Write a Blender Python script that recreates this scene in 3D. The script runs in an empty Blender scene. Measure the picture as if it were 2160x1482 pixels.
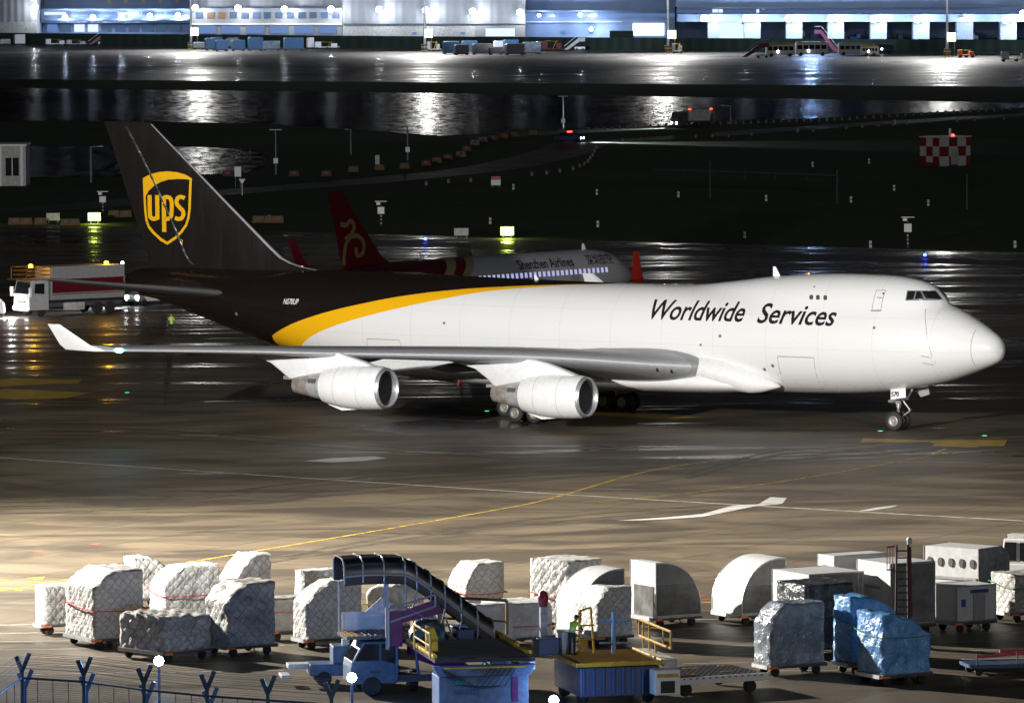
import bpy, bmesh, math, random
from mathutils import Vector, Matrix
from mathutils.bvhtree import BVHTree
R = math.radians
scene = bpy.context.scene
C = bpy.context.collection
random.seed(7)
# ------------------------------------------------------------------ camera
FPX, PITCH, CAMH, ROLL = 13043.58, 0.0676589, 31.98817, 0.006552906
W0, H0 = 2160.0, 1482.0
_c, _s = math.cos(PITCH), math.sin(PITCH)
_fw = Vector((0, _c, -_s)); _up = Vector((0, _s, _c)); _rt = Vector((1, 0, 0))
_r2 = _rt * math.cos(ROLL) - _up * math.sin(ROLL)
_u2 = _rt * math.sin(ROLL) + _up * math.cos(ROLL)
cam_data = bpy.data.cameras.new('camera')
cam = bpy.data.objects.new('camera', cam_data); C.objects.link(cam)
cam.matrix_world = Matrix((( _r2.x, _u2.x, -_fw.x, 0), (_r2.y, _u2.y, -_fw.y, 0), (_r2.z, _u2.z, -_fw.z, CAMH), (0, 0, 0, 1)))
cam_data.sensor_width = 36.0
cam_data.lens = FPX / W0 * 36.0
cam_data.clip_start = 1.0; cam_data.clip_end = 8000.0
scene.camera = cam
def ray(px, py):
    return (_fw * FPX + _r2 * (px - W0 / 2) + _u2 * (H0 / 2 - py))
def G(px, py, z=0.0):
    d = ray(px, py); t = (z - CAMH) / d.z
    return Vector((d.x * t, d.y * t, z))
def AT(px, py, Y):                      # point seen at a pixel, at world depth Y
    d = ray(px, py); t = Y / d.y
    return Vector((d.x * t, Y, CAMH + d.z * t))
# ------------------------------------------------------------------ world, exposure
world = bpy.data.worlds.new('World'); scene.world = world; world.use_nodes = True
wn = world.node_tree
sky = wn.nodes.new('ShaderNodeTexSky'); sky.sky_type = 'NISHITA'; sky.sun_disc = False
sky.sun_elevation = R(-3.0); sky.sun_rotation = R(200)
wn.links.new(sky.outputs[0], wn.nodes['Background'].inputs[0])
wn.nodes['Background'].inputs[1].default_value = 0.15
scene.view_settings.view_transform = 'Standard'; scene.view_settings.look = 'None'
scene.view_settings.exposure = 0.0; scene.view_settings.gamma = 1.0
cy = scene.cycles
cy.use_denoising = True
cy.sample_clamp_indirect = 2.0; cy.sample_clamp_direct = 0.0
cy.max_bounces = 5; cy.diffuse_bounces = 2; cy.glossy_bounces = 3; cy.transmission_bounces = 4
cy.caustics_reflective = False; cy.caustics_refractive = False
cy.use_light_tree = True
sun = bpy.data.lights.new('ambient_fill', 'SUN'); sun.energy = .14; sun.angle = R(30); sun.color = (.62, .80, 1.0)  # added soft bluish fill that lifts the near-black grass
sun_o = bpy.data.objects.new('ambient_fill', sun); C.objects.link(sun_o); sun_o.rotation_euler = (R(35), 0, R(20))
# ------------------------------------------------------------------ lamps that light the place
def lamp(name, loc, power, col=(1, 1, 1), kind='POINT', radius=0.4, aim=None, angle=120, blend=0.5, parent=None):
    l = bpy.data.lights.new(name, kind); l.energy = power; l.color = col
    l.shadow_soft_size = radius
    o = bpy.data.objects.new(name, l); C.objects.link(o); o.location = loc
    if kind == 'SPOT':
        l.spot_size = R(angle); l.spot_blend = blend
        o.rotation_euler = (Vector(aim) - Vector(loc)).to_track_quat('-Z', 'Y').to_euler()
    return o
KEY = (-66, 236, 32)      # apron floodlight mast left of the frame, on the terminal side, lights the jet
KEY2 = (-64, 324, 30)     # apron floodlight mast left of the frame, lights the cargo row
KEY3 = (62, 262, 32)      # mast right of the frame
lamp('flood_light_front', KEY, 1.42e6, (1, .975, .94), 'SPOT', .9, (0, 412, 4), 62, .35)
lamp('flood_light_side', KEY2, 1.45e6, (1, .94, .84), 'SPOT', .7, (-10, 308, 0), 98, 1.0)
lamp('foreground_fill', (52, 158, 26), 5.2e4, (1, .97, .95), 'SPOT', 2.5, (0, 290, 0), 34, .7)  # added soft fill from the camera side, lifts the pallets' front faces
lamp('flood_light_right', KEY3, 2.6e5, (1, .97, .93), 'SPOT', .9, (18, 400, 4), 60, .6)
# ------------------------------------------------------------------ helpers
class MB:
    def __init__(s): s.v = []; s.f = []; s.m = []
    def add(s, vs, fs, m=0):
        b = len(s.v); s.v += [tuple(p) for p in vs]
        for f in fs: s.f.append(tuple(b + i for i in f)); s.m.append(m)
        return s
    def box(s, x0, x1, y0, y1, z0, z1, m=0):
        return s.add([(x0,y0,z0),(x1,y0,z0),(x1,y1,z0),(x0,y1,z0),(x0,y0,z1),(x1,y0,z1),(x1,y1,z1),(x0,y1,z1)],
              [(0,3,2,1),(4,5,6,7),(0,1,5,4),(1,2,6,5),(2,3,7,6),(3,0,4,7)], m)
    def tube(s, p0, p1, r0, r1=None, n=8, m=0):
        p0 = Vector(p0); p1 = Vector(p1); r1 = r0 if r1 is None else r1
        d = (p1 - p0)
        if d.length < 1e-6: return s
        d.normalize(); a = d.orthogonal().normalized(); b = d.cross(a)
        vs = []
        for p, r in ((p0, r0), (p1, r1)):
            for i in range(n):
                t = 2 * math.pi * i / n
                vs.append(p + a * (r * math.cos(t)) + b * (r * math.sin(t)))
        fs = [(i, (i + 1) % n, n + (i + 1) % n, n + i) for i in range(n)] + [tuple(range(n - 1, -1, -1)), tuple(range(n, 2 * n))]
        return s.add(vs, fs, m)
    def path(s, pts, r, n=6, m=0):
        for a, b in zip(pts[:-1], pts[1:]): s.tube(a, b, r, r, n, m)
        return s
    def bar(s, p0, p1, w, h=None, m=0):   # square bar
        return s.tube(p0, p1, w * .7071, None, 4, m)
    def loft(s, rings, cap=True, m=0, closed=True):
        n = len(rings[0]); vs = [p for r in rings for p in r]; fs = []
        for k in range(len(rings) - 1):
            for i in range(n if closed else n - 1):
                j = (i + 1) % n
                fs.append((k*n+i, k*n+j, (k+1)*n+j, (k+1)*n+i))
        if cap and closed:
            fs.append(tuple(range(n - 1, -1, -1))); fs.append(tuple((len(rings)-1)*n + i for i in range(n)))
        return s.add(vs, fs, m)
    def lathe(s, prof, c=(0,0,0), axis='x', n=32, m=0, cap=False):
        rings = []
        for a, r in prof:
            ring = []
            for i in range(n):
                t = 2 * math.pi * i / n; u = r * math.cos(t); w = r * math.sin(t)
                if axis == 'x': ring.append((c[0]+a, c[1]+u, c[2]+w))
                elif axis == 'y': ring.append((c[0]+u, c[1]+a, c[2]+w))
                else: ring.append((c[0]+u, c[1]+w, c[2]+a))
            rings.append(ring)
        return s.loft(rings, cap, m)
    def prism(s, pts, y0, y1, plane='xz', m=0):
        n = len(pts)
        def P(a, b, t): return (a, t, b) if plane == 'xz' else ((a, b, t) if plane == 'xy' else (t, a, b))
        vs = [P(a, b, y0) for a, b in pts] + [P(a, b, y1) for a, b in pts]
        fs = [tuple(range(n - 1, -1, -1)), tuple(range(n, 2 * n))] + [(i, (i+1) % n, n + (i+1) % n, n + i) for i in range(n)]
        return s.add(vs, fs, m)
    def build(s, name, mats, parent=None, loc=None, rz=0, smooth=None, bevel=0, recalc=True):
        me = bpy.data.meshes.new(name); me.from_pydata(s.v, [], s.f)
        if not isinstance(mats, (list, tuple)): mats = [mats]
        for m in mats: me.materials.append(m)
        for p, m in zip(me.polygons, s.m): p.material_index = m
        if recalc:
            bm = bmesh.new(); bm.from_mesh(me); bmesh.ops.recalc_face_normals(bm, faces=bm.faces); bm.to_mesh(me); bm.free()
        if smooth:
            for p in me.polygons: p.use_smooth = True
            me.set_sharp_from_angle(angle=R(smooth))
        o = bpy.data.objects.new(name, me); C.objects.link(o)
        if parent: o.parent = parent
        if loc is not None: o.location = loc
        if rz: o.rotation_euler = (0, 0, rz)
        if bevel:
            b = o.modifiers.new('bevel', 'BEVEL'); b.width = bevel; b.segments = 2; b.limit_method = 'ANGLE'; b.angle_limit = R(40)
        return o
def tag(o, label=None, cat=None, group=None, kind=None):
    if label: o['label'] = label
    if cat: o['category'] = cat
    if group: o['group'] = group
    if kind: o['kind'] = kind
    return o
def thing(name, label, cat, loc=(0,0,0), rz=0, group=None):
    o = bpy.data.objects.new(name, None); C.objects.link(o); o.empty_display_size = .3
    o.location = loc; o.rotation_euler = (0, 0, rz)
    return tag(o, label, cat, group)
def dup(root, loc, rz=None, label=None, parent=None):
    c = root.copy(); C.objects.link(c)
    if parent is None:
        c.location = loc
        if rz is not None: c.rotation_euler = (0, 0, rz)
        if label: c['label'] = label
    else: c.parent = parent
    for ch in [x for x in root.children]: dup(ch, None, parent=c)
    return c
def interp(tab, x, k=1):
    if x <= tab[0][0]: return tab[0][k]
    for a, b in zip(tab[:-1], tab[1:]):
        if x <= b[0]:
            t = (x - a[0]) / (b[0] - a[0]); return a[k] + (b[k] - a[k]) * t
    return tab[-1][k]
def smooth_interp(tab, x, k=1):          # monotone-ish cubic through the table
    n = len(tab)
    if x <= tab[0][0]: return tab[0][k]
    if x >= tab[-1][0]: return tab[-1][k]
    for i in range(n - 1):
        if x <= tab[i+1][0]: break
    def slope(j):
        if j <= 0: return (tab[1][k]-tab[0][k])/(tab[1][0]-tab[0][0])
        if j >= n-1: return (tab[-1][k]-tab[-2][k])/(tab[-1][0]-tab[-2][0])
        a = (tab[j][k]-tab[j-1][k])/(tab[j][0]-tab[j-1][0]); b = (tab[j+1][k]-tab[j][k])/(tab[j+1][0]-tab[j][0])
        return 0 if a*b <= 0 else 2*a*b/(a+b)
    h = tab[i+1][0]-tab[i][0]; t = (x-tab[i][0])/h
    p0, p1, m0, m1 = tab[i][k], tab[i+1][k], slope(i)*h, slope(i+1)*h
    return (2*t**3-3*t*t+1)*p0+(t**3-2*t*t+t)*m0+(-2*t**3+3*t*t)*p1+(t**3-t*t)*m1
# ------------------------------------------------------------------ materials
class NT:
    def __init__(s, name):
        s.mat = bpy.data.materials.new(name); s.mat.use_nodes = True
        s.t = s.mat.node_tree; s.b = s.t.nodes['Principled BSDF']
    def n(s, typ, **kw):
        o = s.t.nodes.new('ShaderNode' + typ)
        for k, v in kw.items():
            if k[0] == '_': setattr(o, k[1:], v)
            else:
                key = int(k[1:]) if k[0] == 'i' and k[1:].isdigit() else k.replace('__', ' ')
                s.put(o.inputs[key], v)
        return o
    def put(s, sock, v):
        if isinstance(v, bpy.types.Node): v = v.outputs[0]
        if isinstance(v, bpy.types.NodeSocket): s.t.links.new(v, sock)
        else: sock.default_value = v
    def set(s, **kw):
        for k, v in kw.items(): s.put(s.b.inputs[k.replace('_', ' ')], v)
    def math(s, op, a, b=0.0, c=None):
        n = s.n('Math', _operation=op, i0=a, i1=b)
        if c is not None: s.put(n.inputs[2], c)
        return n.outputs[0]
    def mix(s, f, a, b, mode='MIX'):
        n = s.n('Mix', _data_type='RGBA', _blend_type=mode)
        s.put(n.inputs[0], f); s.put(n.inputs[6], a); s.put(n.inputs[7], b)
        return n.outputs[2]
    def ramp(s, f, lo, hi, a=0.0, b=1.0):
        n = s.n('MapRange', i0=f, i1=lo, i2=hi, i3=a, i4=b); n.clamp = True; return n.outputs[0]
    def coords(s, scale=(1,1,1), world=False, rot=(0,0,0)):
        src = s.n('NewGeometry').outputs['Position'] if world else s.n('TexCoord').outputs['Object']
        m = s.n('Mapping', Vector=src); m.inputs['Scale'].default_value = scale; m.inputs['Rotation'].default_value = rot
        return m.outputs[0]
    def noise(s, vec, scale=5, detail=4, rough=.55, dist=0.0):
        return s.n('TexNoise', Vector=vec, Scale=scale, Detail=detail, Roughness=rough, Distortion=dist).outputs[0]
    def bump(s, h, strength=.3, dist=.02):
        n = s.n('Bump', Height=h, Strength=strength, Distance=dist); s.set(Normal=n.outputs[0])
def c4(c): return (c[0], c[1], c[2], 1.0)
_mc = {}
def mat(name, col, rough=.5, metal=0.0, var=.12, scale=3.0, bump=0.0, coat=0.0, emit=None, es=0.0, spec=None):
    if name in _mc: return _mc[name]
    t = NT(name)
    if var:
        v = t.coords(); nz = t.noise(v, scale, 5, .6)
        dk = tuple(x * (1 - var) for x in col); lt = tuple(min(1, x * (1 + var)) for x in col)
        t.set(Base_Color=t.mix(t.ramp(nz, .3, .7), c4(dk), c4(lt)))
        t.set(Roughness=t.ramp(nz, .3, .7, max(.02, rough * .85), min(1, rough * 1.15)))
        if bump: t.bump(nz, bump, .02)
    else: t.set(Base_Color=c4(col), Roughness=rough)
    t.set(Metallic=metal)
    if coat: t.set(Coat_Weight=coat, Coat_Roughness=.08)
    if spec is not None: t.set(Specular_IOR_Level=spec)
    if emit: t.set(Emission_Color=c4(emit), Emission_Strength=es)
    _mc[name] = t.mat; return t.mat
def glow(name, col, s): return mat(name, (.02,.02,.02), .5, 0, 0, emit=col, es=s)
M_white = mat('white_paint', (.78,.78,.78), .35, var=.05)
M_dirty = mat('weathered_white_paint', (.48,.48,.47), .5, var=.3, scale=2)
M_grey = mat('grey_paint', (.3,.3,.31), .45, var=.15)
M_dkgrey = mat('dark_grey_paint', (.07,.07,.075), .5)
M_black = mat('black_rubber', (.018,.018,.018), .75)
M_blk2 = mat('black_paint', (.015,.015,.017), .35)
M_steel = mat('bare_steel', (.5,.5,.5), .35, .9, var=.2)
M_galv = mat('galvanised_steel', (.42,.42,.43), .5, .7, var=.2)
M_yellow = mat('yellow_paint', (.52,.30,.02), .45, var=.35)
M_red = mat('red_paint', (.5,.03,.03), .45)
M_orange = mat('orange_paint', (.8,.2,.04), .5)
M_purple = mat('purple_paint', (.09,.008,.085), .45, var=.3)
M_blue = mat('blue_paint', (.03,.09,.26), .4, var=.25)
M_navy = mat('navy_paint', (.03,.06,.14), .4)
M_ltblue = mat('pale_blue_paint', (.075,.12,.20), .45, var=.3)
M_glassdk = mat('dark_glass', (.012,.014,.018), .06, var=0)
M_rail = mat('fence_steel_blue', (.16,.3,.52), .4, .3)
def text_mesh(body, size, mapf, name, material, parent, shear=0.0, offset=0.0, cell=0.35, align='LEFT', xs=1.0, space=1.0):
    cu = bpy.data.curves.new(name, 'FONT'); cu.body = body; cu.size = size; cu.shear = shear; cu.offset = offset
    cu.align_x = align; cu.resolution_u = 4; cu.space_character = space
    o = bpy.data.objects.new(name, cu); C.objects.link(o)
    bpy.context.view_layer.update()
    me = bpy.data.meshes.new_from_object(o.evaluated_get(bpy.context.evaluated_depsgraph_get()))
    bpy.data.objects.remove(o); bpy.data.curves.remove(cu)
    bm = bmesh.new(); bm.from_mesh(me)
    for v in bm.verts: v.co.x *= xs
    if bm.verts and cell:
        for ax in (0, 1):
            lo = min(v.co[ax] for v in bm.verts); hi = max(v.co[ax] for v in bm.verts)
            t = lo + cell
            while t < hi:
                pc = [0,0,0]; pc[ax] = t; no = [0,0,0]; no[ax] = 1
                bmesh.ops.bisect_plane(bm, geom=bm.verts[:]+bm.edges[:]+bm.faces[:], plane_co=pc, plane_no=no); t += cell
    for v in bm.verts: v.co = mapf(v.co.x, v.co.y)
    bm.to_mesh(me); bm.free(); me.materials.clear(); me.materials.append(material)
    ob = bpy.data.objects.new(name, me); C.objects.link(ob)
    if parent: ob.parent = parent
    return ob
def stroke(pts, w):                      # flat ribbon of width w along a 2D path -> quads
    out = []
    for i, p in enumerate(pts):
        a = Vector(pts[max(0, i-1)]); b = Vector(pts[min(len(pts)-1, i+1)]); d = (b - a).normalized(); nrm = Vector((-d.y, d.x))
        out.append((Vector(p) + nrm * w / 2, Vector(p) - nrm * w / 2))
    return out
def spline(pts, k=4):
    out = []
    P = [Vector(p) for p in pts]
    for i in range(len(P) - 1):
        p0 = P[max(0, i-1)]; p1 = P[i]; p2 = P[i+1]; p3 = P[min(len(P)-1, i+2)]
        for j in range(k):
            t = j / k
            out.append(.5 * ((2*p1) + (p2-p0)*t + (2*p0-5*p1+4*p2-p3)*t*t + (3*p1-p0-3*p2+p3)*t**3))
    out.append(P[-1]); return out
# ------------------------------------------------------------------ the setting: ground, aprons, road, water
def apron_mat(name, lo, hi, wet0, wet1, ang, rwet=.12, rdry=.55, y0=300, y1=520, joint=6.0):
    t = NT(name)
    v = t.coords((1, 1, 1), True, (0, 0, ang))
    big = t.noise(t.coords((.018, .03, 1), True, (0, 0, ang)), 1.0, 4, .6, .6)
    st = t.noise(t.coords((.055, .12, 1), True, (0, 0, ang*.8)), 1.0, 5, .6, 1.4)
    fine = t.noise(t.coords((.6, .9, 1), True), 1.0, 4, .6)
    f = t.math('ADD', t.math('MULTIPLY', t.ramp(st, .40, .60), .6), t.math('MULTIPLY', t.ramp(big, .3, .7), .3))
    f = t.math('ADD', f, t.math('MULTIPLY', fine, .15))
    col = t.mix(t.ramp(f, .15, .95), c4(lo), c4(hi))
    sep = t.n('SeparateXYZ', Vector=v)
    def joints(o):
        fr = t.math('FRACT', t.math('DIVIDE', o, joint)); return t.math('LESS_THAN', fr, .018)
    j = t.math('MAXIMUM', joints(sep.outputs[0]), joints(sep.outputs[1]))
    # slab to slab tone
    cell = t.n('TexWhiteNoise', Vector=t.n('VectorMath', _operation='FLOOR', i0=t.n('VectorMath', _operation='DIVIDE', i0=v, i1=(joint, joint, 1000)).outputs[0]).outputs[0])
    col = t.mix(t.math('MULTIPLY', cell.outputs[0], .3), col, c4(tuple(x*.55 for x in lo)))
    col = t.mix(t.math('MULTIPLY', j, .8), col, c4((.02,.018,.015)))
    pos = t.n('SeparateXYZ', Vector=t.n('NewGeometry').outputs['Position'])
    th = t.ramp(pos.outputs[1], y0, y1, wet0, wet1)      # wetter further out
    pud = t.noise(t.coords((.022, .19, 1), True, (0, 0, ang*.2)), 1.0, 7, .6, 1.6)
    wet = t.ramp(t.math('ADD', pud, th), .52, .60)
    t.set(Base_Color=t.mix(t.math('MULTIPLY', wet, .6), col, c4(tuple(x*.6 for x in lo))))
    rr = t.ramp(fine, .35, .65, rwet*.6, rwet*1.5)
    mixr = t.n('Mix', _data_type='FLOAT'); t.put(mixr.inputs[0], wet); mixr.inputs[2].default_value = rdry; t.put(mixr.inputs[3], rr)
    t.set(Roughness=mixr.outputs[0])
    bmp = t.noise(t.coords((.35, .8, 1), True), 1.0, 3, .6)
    t.bump(bmp, .12, .05)
    return t.mat
YAW = 0.56744548
M_apron = apron_mat('wet_concrete_apron', (.042,.032,.021), (.155,.120,.076), -.12, .035, YAW, rwet=.21)
M_far = apron_mat('wet_far_concrete', (.05,.05,.052), (.15,.145,.14), .0, .0, .25, rwet=.2, joint=8)
def grass():
    t = NT('dark_grass'); v = t.coords((.1,.3,1), True)
    nz = t.noise(v, 1, 6, .65); n2 = t.noise(t.coords((.01,.03,1), True), 1, 3)
    t.set(Base_Color=t.mix(t.math('MULTIPLY', nz, n2), (.03,.045,.02,1), (.10,.12,.06,1)), Roughness=1.0, Specular_IOR_Level=.1); t.bump(nz, .5, .2); return t.mat
M_grass = grass()
def water():
    t = NT('rippled_water')
    a = t.noise(t.coords((.62,.11,1), True), 1.0, 3, .6, .3)
    b = t.noise(t.coords((.02,.012,1), True), 1.0, 2, .6)
    m = t.ramp(t.math('ADD', a, t.math('MULTIPLY', t.math('SUBTRACT', b, .5), .3)), .41, .66, .10, 1)
    t.set(Base_Color=(.003,.006,.011,1), Roughness=.27)
    df = t.n('BsdfDiffuse', Color=(.004,.008,.016,1)); mx = t.n('MixShader'); t.put(mx.inputs[0], m); t.put(mx.inputs[1], df); t.put(mx.inputs[2], t.b.outputs[0])
    t.t.links.new(mx.outputs[0], t.t.nodes['Material Output'].inputs['Surface'])
    return t.mat
M_water = water()
M_road = apron_mat('wet_asphalt_road', (.03,.03,.032), (.06,.06,.06), -.1, -.05, .3, rwet=.4, rdry=.6, joint=400)
def sheet(name, pts, z, m, kind='structure'):
    mb = MB(); mb.add([(p[0], p[1], z) for p in pts], [tuple(range(len(pts)))])
    return tag(mb.build(name, m), kind=kind)
sheet('ground', [(-3000,-500),(3000,-500),(3000,5000),(-3000,5000)], -.02, M_grass)
a0, a1 = G(-1500, 430), G(3700, 575)
sheet('apron', [(-400,150),(400,150),(a1.x,a1.y),(a0.x,a0.y)], 0.0, M_apron)
f0, f1, f2, f3 = G(-1200, 158), G(3300, 192), G(3300, 96), G(-1200, 62)
sheet('far_apron', [f0[:2], f1[:2], f2[:2], f3[:2]], 0.0, M_far)
wl = [(-1500,168),(0,186),(1080,199),(1520,206),(2160,217),(3600,232)]
wn_ = [(3600,150+60),(2600,220),(2160,229),(1900,240),(1500,262),(1160,276),(930,287),(760,275),(560,262),(300,256),(0,255),(-1500,250)]
sheet('lagoon_water', [tuple(G(*p)[:2]) for p in wl + wn_[1:]], .02, M_water)
sheet('pond_water', [tuple(G(*p)[:2]) for p in [(-900,308),(300,309),(440,311),(530,316),(565,330),(560,352),(515,366),(350,370),(-900,392)]], .02, M_water)
def ribbon(name, pxs, w, z, m, kind='structure', closed=False, k=5, px=True, parent=None):
    P = [G(*p) if px else Vector(p) for p in pxs]
    pts = spline([(p.x, p.y) for p in P], k) if k > 1 else [Vector((p.x, p.y)) for p in P]
    st = stroke([tuple(p) for p in pts], w)
    mb = MB(); vs = []
    for a, b in st: vs += [(a.x, a.y, z), (b.x, b.y, z)]
    mb.add(vs, [(2*i, 2*i+1, 2*i+3, 2*i+2) for i in range(len(st)-1)])
    o = mb.build(name, m, parent)
    return tag(o, kind=kind) if not parent else o
ribbon('service_road', [(-500,470),(100,440),(420,410),(700,388),(900,370),(1050,352),(1180,322),(1240,300),(1400,292),(1700,270),(2160,242),(2700,215)], 9.0, .004, M_road)
ribbon('taxiway', [(-700,520),(0,492),(1080,520),(2160,556),(2900,580)], 8.0, .006, M_road)
t = NT('tyre_mark'); nz = t.noise(t.coords((.5,1.2,1), True), 1, 4, .7)
t.set(Base_Color=t.mix(t.ramp(nz,.35,.6), (.022,.018,.014,1), (.07,.056,.038,1)), Roughness=.6); M_tyrem = t.mat
for k, P in enumerate(([(-200,1060),(300,1052),(700,1012),(1150,985),(1700,960),(2400,900)], [(-200,1078),(400,1060),(900,1018),(1400,985),(2400,925)], [(500,1190),(900,1120),(1300,1080),(1800,1050),(2400,1040)], [(1450,1000),(1640,950),(1800,940),(2300,890)], [(-100,900),(300,905),(700,935),(1100,960)])):
    for off in (0, 9): ribbon('tyre_mark', [(x_, y_+off) for x_, y_ in P], .45, .0045+.0002*(2*k+(off > 0)), M_tyrem)
# painted lines on the apron
t = NT('worn_yellow_line'); nz = t.noise(t.coords((.6,2,1), True), 1, 5, .7)
t.set(Base_Color=t.mix(t.ramp(nz,.42,.62), (.5,.33,.03,1), (.12,.09,.03,1)), Roughness=.5); M_yline = t.mat
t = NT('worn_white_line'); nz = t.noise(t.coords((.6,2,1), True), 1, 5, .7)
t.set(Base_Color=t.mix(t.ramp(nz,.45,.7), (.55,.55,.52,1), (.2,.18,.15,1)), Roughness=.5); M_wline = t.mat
M_rline = mat('red_ground_paint', (.45,.06,.04), .6)
ribbon('painted_white_line', [(-300,947),(0,965),(600,1005),(1200,1043),(1800,1078),(2160,1098),(2500,1116)], .22, .006, M_wline)
ribbon('painted_taxi_line', [(-300,1275),(0,1245),(140,1222),(330,1196),(560,1158),(800,1118),(1000,1083),(1150,1054),(1350,997),(1500,972),(1650,955),(1850,938),(2000,928),(2400,910)], .22, .008, M_yline)
ribbon('painted_taxi_line', [(1230,1058),(1350,1050),(1500,1034),(1650,1015),(1800,990),(1950,963),(2010,950)], .16, .010, M_yline)
ribbon('painted_taxi_line', [(-100,800),(0,783),(120,762),(250,752),(400,738),(600,715)], .18, .006, M_yline)
ribbon('painted_taxi_line', [(180,830),(400,788),(600,762),(760,742)], .15, .007, M_yline)
for y in range(7):
    yy = 1318 + 17.5 * y
    ribbon('painted_bay_line', [(-400, yy + 6), (600, yy - 10)], .11, .007, M_wline, k=1)
for y in range(8):
    yy = 1282 + 18.5 * y
    ribbon('painted_bay_line', [(1440, yy + 6), (2700, yy - 14)], .11, .0075, M_wline, k=1)
def flat(name, pxs, z, m):
    return sheet(name, [tuple(G(*p)[:2]) for p in pxs], z, m)
for zi, P in enumerate(([(-60,806),(30,797),(172,801),(165,808),(60,812),(0,816)], [(-80,836),(15,820),(190,828),(140,840),(30,842)],
          [(1820,924),(1960,929),(2125,927),(2118,941),(1985,940),(1960,932),(1815,933)], [(1975,934),(2070,938),(2060,944),(1965,941)], [(1962,958),(1990,946),(2000,946),(1975,958)],
          [(1180,875),(1310,862),(1390,872),(1480,881),(1390,884),(1300,878)])):
    flat('painted_stand_marking', P, .009+.002*zi, M_yline)
for zi, P in enumerate(([(50,1219),(95,1216),(88,1222)], [(60,1226),(124,1231),(124,1233),(60,1228)], [(0,1221),(20,1223),(20,1225),(0,1223)], [(0,1240),(48,1244),(48,1246),(0,1242)])):
    flat('painted_stand_marking', P, .010+.002*zi, M_yline)
for a in ((82,1163),(200,1147),(1478,1256),(1488,1264)):
    flat('painted_red_marking', [(a[0]-12,a[1]+1),(a[0],a[1]-1.2),(a[0]+14,a[1]-.5),(a[0]+4,a[1]+1.5)], .010, M_rline)
flat('painted_stand_marking', [(1478,1269),(1505,1267),(1506,1271),(1480,1272)], .011, M_yline)

M_glare = M_wline  # glare of wet ground drawn as pale coloured patches
flat('pale_glare_patch', [(1300,1098),(1400,1091),(1480,1084),(1545,1066),(1600,1063),(1625,1048),(1660,1050),(1650,1062),(1590,1068),(1540,1078),(1480,1090),(1380,1096)], .012, M_glare)
flat('pale_glare_patch', [(1808,1078),(1850,1070),(1895,1065),(1880,1070),(1835,1077)], .012, M_glare)
flat('pale_glare_patch', [(640,972),(700,966),(790,962),(815,966),(770,972),(700,975)], .012, M_glare)
flat('dark_patch', [(740,905),(800,893),(900,884),(1010,889),(1110,884),(1160,890),(1080,903),(960,908),(860,915)], .003, mat('dark_smooth_concrete', (.045,.042,.04), .22, var=.3))  # darker, smoother area of the apron
M_dim = mat('weathered_dark_metal', (.05,.055,.06), .6, .2)
# ================================================================== the four engine cargo jet
JX, JY = 31.16829, 391.04655
jet = thing('cargo_airplane', 'four engine cargo jet in white, yellow and dark brown, taxiing on the wet apron', 'airplane', (JX, JY, 0), -YAW)
def J(x, y, z): return (-x, -y, z)      # x aft of the nose, y to starboard, z up -> local
# x, belly z, main lobe top z, main half width
BODY = [(0.0,5.28,5.30,.02),(.12,4.86,5.78,.46),(.4,4.58,6.18,.84),(1.0,4.28,6.62,1.30),(2,3.88,7.22,1.85),(3,3.52,7.75,2.27),(4,3.22,8.15,2.58),(5,2.98,8.42,2.80),(6.4,2.70,8.68,3.02),(8.1,2.47,8.82,3.17),(10.9,2.26,8.86,3.25),(14.4,2.17,8.90,3.25),(22,2.14,8.92,3.25),(29,2.14,8.93,3.25),(36,2.18,9.0,3.25),(43.7,2.28,9.14,3.25),(47,2.45,9.18,3.23),(51.5,3.05,9.2,3.10),(55.4,3.95,9.18,2.85),(58.5,4.75,9.15,2.55),(61.7,5.7,9.13,2.15),(65.3,6.75,9.1,1.55),(67.2,7.3,8.98,1.1),(68.2,7.7,8.7,.65),(68.6,8.0,8.4,.25)]
UP = [(3.6,7.6,.5),(4.2,8.5,1.3),(4.7,9.0,1.75),(5.2,9.36,1.98),(6.4,9.72,2.2),(8.1,9.91,2.35),(10.9,9.96,2.42),(13,9.91,2.42),(16.5,9.67,2.3),(19.7,9.28,2.1),(22.3,8.99,1.9),(24,8.9,1.6)]
def body_z(x):
    zb = smooth_interp(BODY, x, 1); zt = smooth_interp(BODY, x, 2)
    if 3.6 < x < 24: zt = max(zt, smooth_interp(UP, x, 1))
    return zb, zt
def body_w(x, z):
    zb = smooth_interp(BODY, x, 1); zt = smooth_interp(BODY, x, 2); hw = smooth_interp(BODY, x, 3)
    zc = (zb + zt) / 2 - .0 * hw; h = (zt - zb) / 2
    q = 1 - ((z - zc) / h) ** 2
    w = hw * math.sqrt(q) if q > 0 else 0
    if 3.6 < x < 24:
        zu = smooth_interp(UP, x, 1); ru = smooth_interp(UP, x, 2)
        hu = 2.3; q = 1 - ((z - (zu - hu)) / hu) ** 2
        wu = ru * math.sqrt(q) if q > 0 else 0
        k = .35; hh = max(k - abs(w - wu), 0) / k
        w = max(w, wu) + hh * hh * k * .25 * (1 if min(w, wu) > .3 else min(w, wu) / .3)
    return w
xs = [0, .03, .12, .25, .4, .6, .8] + [1 + .25 * i for i in range(36)] + [10.3 + .6 * i for i in range(80)]
xs = sorted(set([x for x in xs if x < 58])) + [58.3 + .45 * i for i in range(22)] + [68.3, 68.5, 68.6]
rings = []
NS = 30
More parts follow.
